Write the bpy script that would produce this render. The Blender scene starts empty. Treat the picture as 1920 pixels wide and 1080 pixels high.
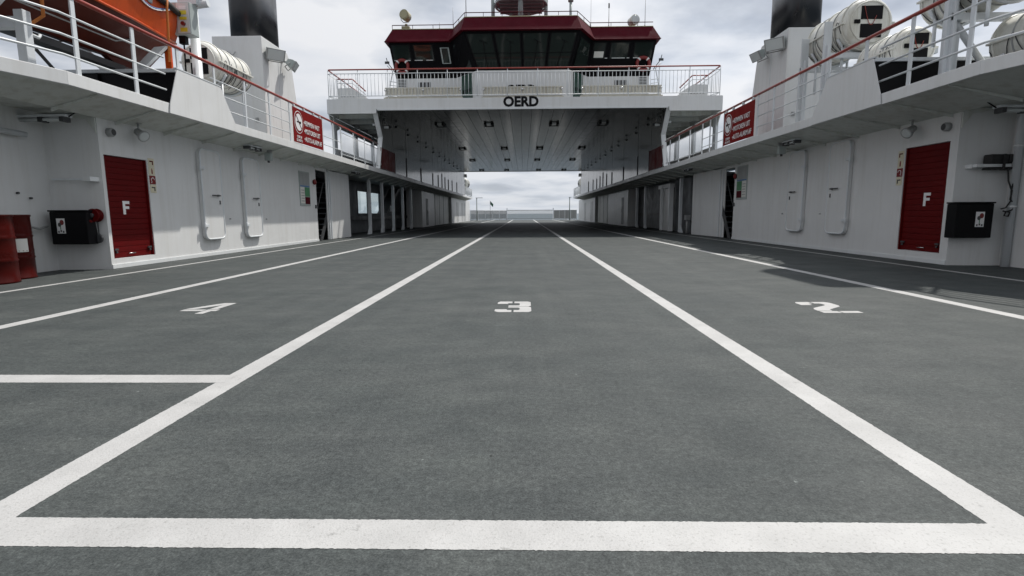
import bpy, bmesh, math, random
from mathutils import Vector, Matrix
random.seed(7)
D = bpy.data
SC = bpy.context.scene
COL = SC.collection
R = math.radians

# ---------------------------------------------------------------- camera
CAM_H = 0.85
def make_camera():
    F, VX, VY, ROLL = 1000.0, 22.0, 139.4, 0.0055      # ship axis as seen in the 1920 px picture
    a = Vector((VX, VY, -F)).normalized()
    x = Vector((1, ROLL, 0)); x -= a * x.dot(a); x.normalize()
    u = x.cross(a)
    m = Matrix((x, a, u)).to_4x4()                      # camera axes -> world axes
    m.translation = (0, 0, CAM_H)
    cd = D.cameras.new('camera'); cd.sensor_width = 36; cd.lens = 36 * F / 1920
    cd.clip_start = 0.05; cd.clip_end = 60000
    c = D.objects.new('camera', cd); COL.objects.link(c); c.matrix_world = m
    SC.camera = c
make_camera()

# ---------------------------------------------------------------- sky, sun, exposure
LIGHT = Vector((-0.39, -0.46, -1.0)).normalized()       # the way the sunlight travels
SUN_EL = math.asin(-LIGHT.z); SUN_AZ = math.atan2(-LIGHT.x, -LIGHT.y)
def make_world():
    w = D.worlds.new('World'); SC.world = w; w.use_nodes = True
    nt = w.node_tree; N = nt.nodes; L = nt.links; N.clear()
    out = N.new('ShaderNodeOutputWorld'); bg = N.new('ShaderNodeBackground'); bg.inputs[1].default_value = 0.1
    sky = N.new('ShaderNodeTexSky'); sky.sky_type = 'NISHITA'; sky.sun_disc = False
    sky.sun_elevation = SUN_EL; sky.sun_rotation = SUN_AZ; sky.air_density = 1.0; sky.dust_density = 2.0
    tc = N.new('ShaderNodeTexCoord'); sep = N.new('ShaderNodeSeparateXYZ'); L.new(tc.outputs['Generated'], sep.inputs[0])
    def math_(op, a, b=None, clamp=False):
        n = N.new('ShaderNodeMath'); n.operation = op; n.use_clamp = clamp
        for i, v in enumerate((a, b)):
            if v is None: continue
            if isinstance(v, (int, float)): n.inputs[i].default_value = v
            else: L.new(v, n.inputs[i])
        return n.outputs[0]
    z = math_('MAXIMUM', sep.outputs['Z'], 0.0); zz = math_('ADD', z, 0.13)
    cx = math_('DIVIDE', sep.outputs['X'], zz); cy = math_('DIVIDE', sep.outputs['Y'], zz)
    cmb = N.new('ShaderNodeCombineXYZ'); L.new(cx, cmb.inputs[0]); L.new(cy, cmb.inputs[1])
    def noise(scale, detail, rough, off, dist=0.0):
        mp = N.new('ShaderNodeMapping'); mp.inputs['Location'].default_value = off; L.new(cmb.outputs[0], mp.inputs[0])
        n = N.new('ShaderNodeTexNoise'); n.inputs['Scale'].default_value = scale; n.inputs['Detail'].default_value = detail
        n.inputs['Roughness'].default_value = rough; n.inputs['Distortion'].default_value = dist
        L.new(mp.outputs[0], n.inputs[0]); return n.outputs['Fac']
    def ramp(fac, stops):
        r = N.new('ShaderNodeValToRGB'); L.new(fac, r.inputs[0]); e = r.color_ramp.elements
        e[0].position, e[0].color = stops[0]; e[1].position, e[1].color = stops[-1]
        for p, c in stops[1:-1]:
            k = e.new(p); k.color = c
        return r.outputs[0]
    shade = ramp(noise(1.25, 9, 0.5, (3.6, 1.1, 0), 0.12),
                 [(0.33, (3.3, 3.65, 4.35, 1)), (0.42, (4.9, 5.3, 6.0, 1)), (0.48, (6.6, 6.9, 7.45, 1)), (0.57, (8.3, 8.4, 8.7, 1))])
    cover = ramp(noise(0.7, 7, 0.55, (8.3, 2.2, 4), 0.2), [(0.28, (0.62,) * 3 + (1,)), (0.5, (1, 1, 1, 1))])
    mx = N.new('ShaderNodeMix'); mx.data_type = 'RGBA'
    L.new(cover, mx.inputs[0]); L.new(sky.outputs[0], mx.inputs[6]); L.new(shade, mx.inputs[7])
    hz = math_('POWER', math_('SUBTRACT', 1.0, z, True), 7.0)      # the far clouds melt into pale air towards the horizon
    hzf = math_('MULTIPLY', hz, 0.62)
    m2 = N.new('ShaderNodeMix'); m2.data_type = 'RGBA'; m2.inputs[7].default_value = (6.3, 6.75, 7.35, 1)
    L.new(hzf, m2.inputs[0]); L.new(mx.outputs[2], m2.inputs[6])
    dp = N.new('ShaderNodeVectorMath'); dp.operation = 'DOT_PRODUCT'; L.new(tc.outputs['Generated'], dp.inputs[0]); dp.inputs[1].default_value = -LIGHT
    glow = math_('MULTIPLY_ADD', math_('POWER', math_('MAXIMUM', dp.outputs['Value'], 0.0), 5.0), 0.95)   # thin cloud glows round the sun
    glow.node.inputs[2].default_value = 1.0
    gm = N.new('ShaderNodeVectorMath'); gm.operation = 'SCALE'; L.new(m2.outputs[2], gm.inputs[0]); L.new(glow, gm.inputs['Scale'])
    L.new(gm.outputs[0], bg.inputs[0]); L.new(bg.outputs[0], out.inputs[0])
make_world()
def make_sun():
    sd = D.lights.new('sun', 'SUN'); sd.energy = 4.5; sd.angle = R(0.9); sd.color = (1, 0.96, 0.9)
    s = D.objects.new('sun', sd); COL.objects.link(s); s.rotation_euler = LIGHT.to_track_quat('-Z', 'Y').to_euler()
    s.location = (8, 12, 30)
make_sun()
SC.view_settings.view_transform = 'Standard'; SC.view_settings.look = 'None'
SC.view_settings.gamma = 1; SC.view_settings.exposure = 0.0; SC.view_settings.use_curve_mapping = False
SC.render.engine = 'CYCLES'
SC.cycles.max_bounces = 8

# ---------------------------------------------------------------- materials
M = {}
def nodes_of(name):
    m = D.materials.new(name); m.use_nodes = True; M[name] = m
    nt = m.node_tree; b = nt.nodes['Principled BSDF']; return m, nt, b
def mk_noise(nt, scale, detail=4, rough=0.55, vec=None, stretch=None):
    n = nt.nodes.new('ShaderNodeTexNoise'); n.inputs['Scale'].default_value = scale
    n.inputs['Detail'].default_value = detail; n.inputs['Roughness'].default_value = rough
    tc = nt.nodes.new('ShaderNodeNewGeometry')
    v = tc.outputs['Position']
    if stretch:
        mp = nt.nodes.new('ShaderNodeMapping'); mp.inputs['Scale'].default_value = stretch
        nt.links.new(v, mp.inputs[0]); v = mp.outputs[0]
    nt.links.new(v, n.inputs['Vector']); return n.outputs['Fac']
def mk_ramp(nt, fac, stops):
    r = nt.nodes.new('ShaderNodeValToRGB'); nt.links.new(fac, r.inputs[0]); e = r.color_ramp.elements
    e[0].position, e[0].color = stops[0][0], tuple(stops[0][1]) + (1,)
    e[1].position, e[1].color = stops[-1][0], tuple(stops[-1][1]) + (1,)
    for p, c in stops[1:-1]:
        k = e.new(p); k.color = tuple(c) + (1,)
    return r.outputs[0]
def mk_mul(nt, a, b, fac=1.0):
    m = nt.nodes.new('ShaderNodeMix'); m.data_type = 'RGBA'; m.blend_type = 'MULTIPLY'; m.inputs[0].default_value = fac
    nt.links.new(a, m.inputs[6]); nt.links.new(b, m.inputs[7]); return m.outputs[2]
def mk_bump(nt, b, fac, dist, strength=1.0):
    n = nt.nodes.new('ShaderNodeBump'); n.inputs['Distance'].default_value = dist; n.inputs['Strength'].default_value = strength
    nt.links.new(fac, n.inputs['Height']); nt.links.new(n.outputs[0], b.inputs['Normal'])
def paint(name, col, rough=0.4, var=0.12, grime=0.0, dent=0.0, metal=0.0, spec=0.5):
    m, nt, b = nodes_of(name); c = Vector(col)
    lo = c * (1 - var); hi = c * (1 + var * 0.35)
    base = mk_ramp(nt, mk_noise(nt, 1.7, 6, 0.6), [(0.3, lo), (0.65, hi)])
    if grime:
        st = mk_ramp(nt, mk_noise(nt, 2.3, 7, 0.65, stretch=(3.0, 3.0, 0.22)), [(0.36, (1 - grime, 1 - grime * 1.1, 1 - grime * 1.3)), (0.52, (1, 1, 1))])
        base = mk_mul(nt, base, st)
        sp = mk_ramp(nt, mk_noise(nt, 26, 3, 0.6), [(0.24, (0.72, 0.66, 0.58)), (0.30, (1, 1, 1))])
        base = mk_mul(nt, base, sp, min(1, grime * 3))
    nt.links.new(base, b.inputs['Base Color'])
    rr = mk_ramp(nt, mk_noise(nt, 3.1, 4), [(0.3, (rough * 0.8,) * 3), (0.7, (min(1, rough * 1.25),) * 3)])
    nt.links.new(rr, b.inputs['Roughness'])
    b.inputs['Metallic'].default_value = metal; b.inputs['Specular IOR Level'].default_value = spec
    if dent: mk_bump(nt, b, mk_noise(nt, 1.3, 2, 0.5), dent)
    return m
paint('white', (0.635, 0.643, 0.64), 0.42, 0.04, 0.06, 0.007)
paint('white_trim', (0.64, 0.66, 0.665), 0.4, 0.05, 0.05)
paint('white_pipe', (0.60, 0.63, 0.65), 0.35, 0.06, 0.06)
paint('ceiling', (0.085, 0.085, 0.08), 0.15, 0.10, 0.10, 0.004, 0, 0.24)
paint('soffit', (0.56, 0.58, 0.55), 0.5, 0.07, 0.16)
paint('grey_steel', (0.30, 0.31, 0.31), 0.5, 0.1, 0.1)
paint('dark_steel', (0.05, 0.052, 0.055), 0.5, 0.2)
paint('inner_grey', (0.10, 0.11, 0.12), 0.5, 0.1, 0.2, spec=0.3)
paint('black', (0.006, 0.006, 0.007), 0.5, 0.2, spec=0.12)
paint('funnel_black', (0.010, 0.011, 0.014), 0.32, 0.2)
paint('rubber', (0.018, 0.018, 0.018), 0.7, 0.2)
paint('red_door', (0.095, 0.0035, 0.004), 0.5, 0.14, 0.06, spec=0.10)
paint('red_rail', (0.27, 0.035, 0.022), 0.32, 0.12)
paint('red_band', (0.068, 0.004, 0.010), 0.6, 0.12, 0.05, spec=0.06)
paint('red_sign', (0.17, 0.006, 0.006), 0.5, 0.06, spec=0.12)
paint('red_drum', (0.052, 0.004, 0.0028), 0.3, 0.2, 0.1, 0.003, spec=0.14)
paint('underside_shade', (0.085, 0.014, 0.007), 0.5, 0.15, 0.15, spec=0.25)  # boat underside: its shade put into the colour as a darker orange
paint('red_bright', (0.17, 0.010, 0.009), 0.4, 0.1)
paint('orange', (0.60, 0.085, 0.012), 0.36, 0.08, 0.12)
paint('orange_strap', (0.50, 0.16, 0.03), 0.7, 0.15)
paint('raft_white', (0.66, 0.66, 0.61), 0.4, 0.08, 0.2, 0.004)
paint('sign_white', (0.72, 0.72, 0.72), 0.5, 0.04)
paint('cream', (0.60, 0.56, 0.42), 0.5, 0.06)
paint('bench_wood', (0.54, 0.52, 0.45), 0.55, 0.1, 0.1)
paint('lamp_grey', (0.33, 0.37, 0.36), 0.4, 0.1)
paint('lamp_lens', (0.55, 0.58, 0.58), 0.15, 0.05)
paint('lamp_yellow', (0.36, 0.33, 0.20), 0.45, 0.15)
paint('green_door', (0.012, 0.05, 0.035), 0.35, 0.1)
paint('blue', (0.05, 0.16, 0.36), 0.5, 0.1)
paint('yellow', (0.62, 0.5, 0.03), 0.5, 0.1)
paint('map_green', (0.06, 0.22, 0.10), 0.5, 0.3)
paint('paper', (0.62, 0.62, 0.58), 0.6, 0.05)
paint('dull_blue', (0.13, 0.16, 0.20), 0.5, 0.1)
paint('wheelhouse_black', (0.005, 0.005, 0.006), 0.5, 0.2, spec=0.06)
paint('hull', (0.02, 0.03, 0.06), 0.4, 0.1)
paint('flag_green', (0.03, 0.10, 0.06), 0.7, 0.1)
def special_materials():
    m, nt, b = nodes_of('deck')
    base = mk_ramp(nt, mk_noise(nt, 0.9, 9, 0.62, stretch=(1.0, 1.6, 1)), [(0.28, (0.045, 0.052, 0.0525)), (0.5, (0.0555, 0.062, 0.0618)), (0.72, (0.067, 0.073, 0.072))])
    fine = mk_ramp(nt, mk_noise(nt, 150, 4, 0.75), [(0.3, (0.5, 0.51, 0.52)), (0.5, (1, 1, 1)), (0.70, (1.55, 1.55, 1.52))])
    wear = mk_ramp(nt, mk_noise(nt, 4.5, 8, 0.7, stretch=(1.0, 1.7, 1)), [(0.30, (0.84, 0.85, 0.85)), (0.5, (1, 1, 1)), (0.66, (1.08, 1.08, 1.07)), (0.76, (1.45, 1.45, 1.42))])
    grit = mk_ramp(nt, mk_noise(nt, 42, 5, 0.8), [(0.32, (0.62, 0.63, 0.63)), (0.5, (1, 1, 1)), (0.68, (1.4, 1.4, 1.39))])
    patch = mk_ramp(nt, mk_noise(nt, 2.6, 9, 0.72, stretch=(0.75, 1.5, 1)), [(0.33, (0.86, 0.87, 0.88)), (0.5, (1, 1, 1)), (0.63, (1.09, 1.09, 1.08)), (0.71, (1.30, 1.30, 1.28))])
    streak = mk_ramp(nt, mk_noise(nt, 1.6, 6, 0.6, stretch=(3.2, 0.09, 1)), [(0.32, (0.90, 0.905, 0.91)), (0.5, (1, 1, 1)), (0.68, (1.07, 1.07, 1.06))])
    dots = mk_ramp(nt, mk_noise(nt, 31, 1, 0.4), [(0.16, (0.18, 0.18, 0.18)), (0.2, (1, 1, 1))])
    spots = mk_ramp(nt, mk_noise(nt, 23.7, 2, 0.5), [(0.75, (1, 1, 1)), (0.79, (2.2, 2.2, 2.15))])
    c = mk_mul(nt, mk_mul(nt, patch, grit), mk_mul(nt, streak, mk_mul(nt, mk_mul(nt, mk_mul(nt, mk_mul(nt, base, fine), wear), dots), spots)))
    nt.links.new(c, b.inputs['Base Color'])
    nt.links.new(mk_ramp(nt, mk_noise(nt, 2.2, 6), [(0.3, (0.56,) * 3), (0.7, (0.70,) * 3)]), b.inputs['Roughness'])
    b.inputs['Specular IOR Level'].default_value = 0.15
    mk_bump(nt, b, mk_noise(nt, 140, 3, 0.7), 0.0022)
    m, nt, b = nodes_of('line_paint')
    base = mk_ramp(nt, mk_noise(nt, 3.2, 8, 0.65), [(0.25, (0.31, 0.31, 0.306)), (0.6, (0.40, 0.40, 0.395))])
    wear = mk_ramp(nt, mk_noise(nt, 7, 9, 0.78), [(0.30, (0.5, 0.5, 0.49)), (0.40, (1, 1, 1))])
    fine = mk_ramp(nt, mk_noise(nt, 120, 2, 0.6), [(0.25, (0.72, 0.72, 0.71)), (0.45, (1, 1, 1))])
    nt.links.new(mk_mul(nt, mk_mul(nt, base, wear), fine), b.inputs['Base Color']); b.inputs['Roughness'].default_value = 0.6
    mk_bump(nt, b, mk_noise(nt, 140, 3, 0.7), 0.002)
    m, nt, b = nodes_of('dark_glass')
    b.inputs['Base Color'].default_value = (0.014, 0.020, 0.018, 1); b.inputs['Roughness'].default_value = 0.04
    b.inputs['Specular IOR Level'].default_value = 0.28
    mk_bump(nt, b, mk_noise(nt, 0.8, 1), 0.004)
    m, nt, b = nodes_of('clear_glass')
    tr = nt.nodes.new('ShaderNodeBsdfTransparent'); tr.inputs[0].default_value = (0.85, 0.9, 0.9, 1)
    gl = nt.nodes.new('ShaderNodeBsdfGlossy'); gl.inputs['Roughness'].default_value = 0.03
    mx = nt.nodes.new('ShaderNodeMixShader')
    mx.inputs[0].default_value = 0.14; nt.links.new(tr.outputs[0], mx.inputs[1]); nt.links.new(gl.outputs[0], mx.inputs[2])
    nt.links.new(mx.outputs[0], nt.nodes['Material Output'].inputs[0])
    m, nt, b = nodes_of('sea')
    b.inputs['Base Color'].default_value = (0.05, 0.075, 0.095, 1); b.inputs['Roughness'].default_value = 0.35; b.inputs['Specular IOR Level'].default_value = 0.16
    mk_bump(nt, b, mk_noise(nt, 0.35, 8, 0.65, stretch=(1, 0.6, 1)), 0.9, 1.0)
    m, nt, b = nodes_of('chrome')
    b.inputs['Base Color'].default_value = (0.6, 0.6, 0.6, 1); b.inputs['Metallic'].default_value = 1; b.inputs['Roughness'].default_value = 0.25
special_materials()

# ---------------------------------------------------------------- mesh helpers
class MB:
    def __init__(s): s.v = []; s.f = []; s.sm = []
    def add(s, vs, fs, smooth=False):
        o = len(s.v); s.v += [Vector(p) for p in vs]; s.f += [[i + o for i in f] for f in fs]
        s.sm += ([smooth] * len(fs) if isinstance(smooth, bool) else list(smooth)); return s
    def box(s, x0, x1, y0, y1, z0, z1):
        x0, x1 = sorted((x0, x1)); y0, y1 = sorted((y0, y1)); z0, z1 = sorted((z0, z1))
        return s.hexa([(x0, y0, z0), (x1, y0, z0), (x1, y1, z0), (x0, y1, z0), (x0, y0, z1), (x1, y0, z1), (x1, y1, z1), (x0, y1, z1)])
    def hexa(s, p):
        return s.add(p, [(0, 3, 2, 1), (4, 5, 6, 7), (0, 1, 5, 4), (1, 2, 6, 5), (2, 3, 7, 6), (3, 0, 4, 7)])
    def prism(s, poly, ext):
        n = len(poly); e = Vector(ext); a = [Vector(p) for p in poly]
        return s.add(a + [p + e for p in a], [list(range(n))[::-1], list(range(n, 2 * n))] + [(i, (i + 1) % n, n + (i + 1) % n, n + i) for i in range(n)])
    def ring(s, c, ax, r, n, ref=None):
        ax = Vector(ax).normalized(); t = Vector(ref) if ref else (Vector((0, 0, 1)) if abs(ax.z) < 0.9 else Vector((1, 0, 0)))
        a = (t - ax * t.dot(ax)).normalized(); b = ax.cross(a)
        return [Vector(c) + (a * math.cos(2 * math.pi * i / n) + b * math.sin(2 * math.pi * i / n)) * r for i in range(n)]
    def lathe(s, base, ax, prof, n=20, caps=True):
        base = Vector(base); ax = Vector(ax).normalized(); vs = []; fs = []; sm = []
        for d, r in prof: vs += s.ring(base + ax * d, ax, max(r, 1e-4), n)
        for k in range(len(prof) - 1):
            for i in range(n):
                j = (i + 1) % n; fs.append((k * n + i, k * n + j, (k + 1) * n + j, (k + 1) * n + i)); sm.append(True)
        if caps:
            fs.append(list(range(n))[::-1]); sm.append(False)
            fs.append([(len(prof) - 1) * n + i for i in range(n)]); sm.append(False)
        return s.add(vs, fs, sm)
    def cyl(s, a, b, r, n=10, r2=None):
        a = Vector(a); b = Vector(b); return s.lathe(a, b - a, [(0, r), ((b - a).length, r if r2 is None else r2)], n)
    def tube(s, pts, r, n=8, closed=False):
        pts = [Vector(p) for p in pts]; vs = []; fs = []; m = len(pts)
        prev = None
        for i, p in enumerate(pts):
            q0 = pts[(i - 1) % m] if closed or i > 0 else p; q1 = pts[(i + 1) % m] if closed or i < m - 1 else p
            ax = (q1 - q0)
            if ax.length < 1e-6: ax = Vector((0, 0, 1))
            rg = s.ring(p, ax, r, n, prev); prev = (rg[0] - p); vs += rg
        for k in range(m if closed else m - 1):
            for i in range(n):
                j = (i + 1) % n; k2 = (k + 1) % m; fs.append((k * n + i, k * n + j, k2 * n + j, k2 * n + i))
        sm = [True] * len(fs)
        if not closed:
            fs.append(list(range(n))[::-1]); fs.append([(m - 1) * n + i for i in range(n)]); sm += [False, False]
        return s.add(vs, fs, sm)
    def loft(s, rings, close=True, caps=True, smooth=False):
        n = len(rings[0]); vs = [p for r in rings for p in r]; fs = []
        for k in range(len(rings) - 1):
            for i in range(n if close else n - 1):
                j = (i + 1) % n; fs.append((k * n + i, k * n + j, (k + 1) * n + j, (k + 1) * n + i))
        sm = [smooth] * len(fs)
        if caps:
            fs.append(list(range(n))[::-1]); fs.append([(len(rings) - 1) * n + i for i in range(n)]); sm += [False, False]
        return s.add(vs, fs, sm)
    def sheet(s, poly): return s.add(poly, [list(range(len(poly)))])
    def mesh(s, name):
        me = D.meshes.new(name); bm = bmesh.new(); vs = [bm.verts.new(p) for p in s.v]
        for f, sm in zip(s.f, s.sm):
            try:
                fc = bm.faces.new([vs[i] for i in f]); fc.smooth = sm
            except ValueError: pass
        bmesh.ops.recalc_face_normals(bm, faces=bm.faces); bm.to_mesh(me); bm.free(); return me
def ob(name, mb, mat, parent=None, bevel=0.0, loc=None, **props):
    me = mb if isinstance(mb, bpy.types.Mesh) else mb.mesh(name)
    if mat and not me.materials: me.materials.append(M[mat])
    o = D.objects.new(name, me); COL.objects.link(o); o.parent = parent
    if loc: o.location = loc
    elif parent is not None and parent.parent is None: o.location = -parent.location
    if bevel:
        bv = o.modifiers.new('bevel', 'BEVEL'); bv.width = bevel; bv.segments = 2; bv.limit_method = 'ANGLE'; bv.angle_limit = R(40)
    for k, v in props.items(): o[k] = v
    return o
def thing(name, label, cat, group=None, loc=(0, 0, 0)):
    o = D.objects.new(name, None); COL.objects.link(o); o.empty_display_size = 0.2
    o['label'] = label; o['category'] = cat
    o.location = loc
    if group: o['group'] = group
    return o
def one(name, mb, mat, label, cat, group=None, bevel=0.0):
    o = ob(name, mb, mat, None, bevel); o['label'] = label; o['category'] = cat
    if group: o['group'] = group
    return o
def text_mesh(body, size, ext=0.004, bold=0.0, align='CENTER', sx=1.0):
    cu = D.curves.new('t', 'FONT'); cu.body = body; cu.size = size; cu.extrude = ext; cu.offset = bold
    cu.align_x = align; cu.align_y = 'CENTER'; cu.resolution_u = 3
    o = D.objects.new('t', cu); COL.objects.link(o); bpy.context.view_layer.update()
    dg = bpy.context.evaluated_depsgraph_get(); me = D.meshes.new_from_object(o.evaluated_get(dg))
    D.objects.remove(o); D.curves.remove(cu); me.materials.clear()
    if sx != 1.0: me.transform(Matrix.Diagonal((sx, 1, 1, 1)))
    return me
def put_text(name, me, mat, parent, origin, right, up):
    r = Vector(right).normalized(); u = Vector(up).normalized(); n = r.cross(u)
    m = Matrix((r, u, n)).transposed().to_4x4(); m.translation = origin
    me.transform(m); return ob(name, me, mat, parent)
SIDE = {-1: 'lifeboat', 1: 'stacked raft'}
WALL = {-1: 6.62, 1: 6.72}          # deckhouse wall
EDGE = {-1: 5.87, 1: 5.66}          # edge of the gallery over it
HULL = 7.95
FB, FT, RT = 2.53, 2.70, 3.68       # gallery edge bottom and top, handrail
WT = 2.36                           # where the soffit meets the wall

# ================================================================ THE SETTING: deck and sea
def rough_strip(p0, p1, w, z, step, jit):
    p0 = Vector(p0); p1 = Vector(p1); d = p1 - p0; L = d.length; d.normalize(); nrm = Vector((-d.y, d.x)); n = max(1, int(L / step))
    a, b = [], []
    for i in range(n + 1):
        c = p0 + d * (L * i / n); j0 = random.gauss(0, jit); j1 = random.gauss(0, jit)
        a.append((c.x + nrm.x * (w / 2 + j0), c.y + nrm.y * (w / 2 + j0), z)); b.append((c.x - nrm.x * (w / 2 + j1), c.y - nrm.y * (w / 2 + j1), z))
    mb = MB(); vs = a + b; m = n + 1
    mb.add(vs, [(i, i + 1, m + i + 1, m + i) for i in range(n)]); return mb
sea = MB().sheet([(-30000, -30000, -3.2), (30000, -30000, -3.2), (30000, 30000, -3.2), (-30000, 30000, -3.2)])
ob('sea', sea, 'sea', kind='structure')
hull = MB().prism([(-HULL, -16, -3.6), (HULL, -16, -3.6), (HULL, 70, -3.6), (5.5, 77, -3.6), (-5.5, 77, -3.6), (-HULL, 70, -3.6)], (0, 0, 3.59))
deck = ob('car_deck', MB().prism([(-HULL, -16, -0.012), (HULL, -16, -0.012), (HULL, 70, -0.012), (6.9, 76.5, -0.012), (-6.9, 76.5, -0.012), (-HULL, 70, -0.012)], (0, 0, 0.012)), 'deck', kind='structure')
ob('ferry_hull', hull, 'hull', kind='structure')
LW = 0.128
L3, R3, L4, R4, L5, R5 = -1.517, 1.335, -4.056, 4.012, -5.91, 6.11
for x in (L3, R3, L4, R4, L5, R5):
    y0 = {L3: 1.255, R3: 1.255}.get(x, -3)
    mb = rough_strip((x, y0), (x, 16), LW if x not in (L5, R5) else 0.085, 0.0006, 0.010, 0.0009)
    mb2 = rough_strip((x, 16), (x, 76.2), LW if x not in (L5, R5) else 0.085, 0.0006, 1.0, 0.0009)
    off = len(mb.v); mb.add(mb2.v, mb2.f); ob('lane_line', mb, 'line_paint', deck)
ob('stop_line', rough_strip((L3 - LW / 2 + 0.02, 1.318), (R3 + LW / 2 - 0.02, 1.322), 0.132, 0.0012, 0.006, 0.0009), 'line_paint', deck)
ob('stop_line', rough_strip((L4 + 0.03, 2.665), (L3 - 0.02, 2.672), 0.132, 0.0012, 0.006, 0.0009), 'line_paint', deck)
def digit(name, polys, cx, cy, w, h):
    mb = MB()
    for p in polys: mb.sheet([(cx + (u - 0.5) * w, cy + (v - 0.5) * h, 0.0006) for u, v in p])
    ob(name, mb, 'line_paint', deck)
three = [[(0.03, 0.76), (0.03, 0.9), (0.1, 1), (0.46, 1), (0.46, 0.83), (0.35, 0.83), (0.33, 0.76)],
         [(0.52, 1), (0.92, 1), (1, 0.93), (1, 0.57), (0.93, 0.515), (0.36, 0.515), (0.36, 0.60), (0.64, 0.60), (0.68, 0.64), (0.68, 0.79), (0.64, 0.83), (0.52, 0.83)],
         [(0.36, 0.40), (0.36, 0.49), (0.93, 0.49), (1, 0.43), (1, 0.07), (0.92, 0), (0.52, 0), (0.52, 0.17), (0.64, 0.17), (0.68, 0.21), (0.68, 0.36), (0.64, 0.40)],
         [(0.46, 0), (0.1, 0), (0.0, 0.08), (0.0, 0.24), (0.32, 0.24), (0.34, 0.17), (0.46, 0.17)]]
four = [[(0.52, 1), (0.88, 1), (0.88, 0.40), (0.66, 0.40), (0.66, 0.80), (0.25, 0.40), (0.0, 0.40), (0.0, 0.44)],
        [(0.0, 0.37), (0.0, 0.23), (0.62, 0.23), (0.62, 0.37)], [(0.66, 0.37), (0.66, 0.0), (0.88, 0.0), (0.88, 0.23), (1, 0.23), (1, 0.37)]]
two = [[(0.02, 0.70), (0.02, 0.9), (0.1, 1), (0.46, 1), (0.46, 0.85), (0.34, 0.84), (0.32, 0.70)],
       [(0.52, 1), (0.9, 1), (1, 0.92), (1, 0.66), (0.94, 0.56), (0.42, 0.30), (0.38, 0.18), (0.0, 0.18), (0.02, 0.32), (0.1, 0.42), (0.62, 0.66), (0.68, 0.72), (0.68, 0.82), (0.64, 0.85), (0.52, 0.85)],
       [(0.0, 0.15), (0.0, 0), (0.46, 0), (0.46, 0.15)], [(0.5, 0.15), (0.5, 0), (1.0, 0), (1.0, 0.15)]]
digit('lane_number', three, -0.098, 4.86, 0.325, 0.56)
digit('lane_number', four, -2.93, 4.80, 0.33, 0.56)
digit('lane_number', two, 2.72, 4.80, 0.33, 0.56)

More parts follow.
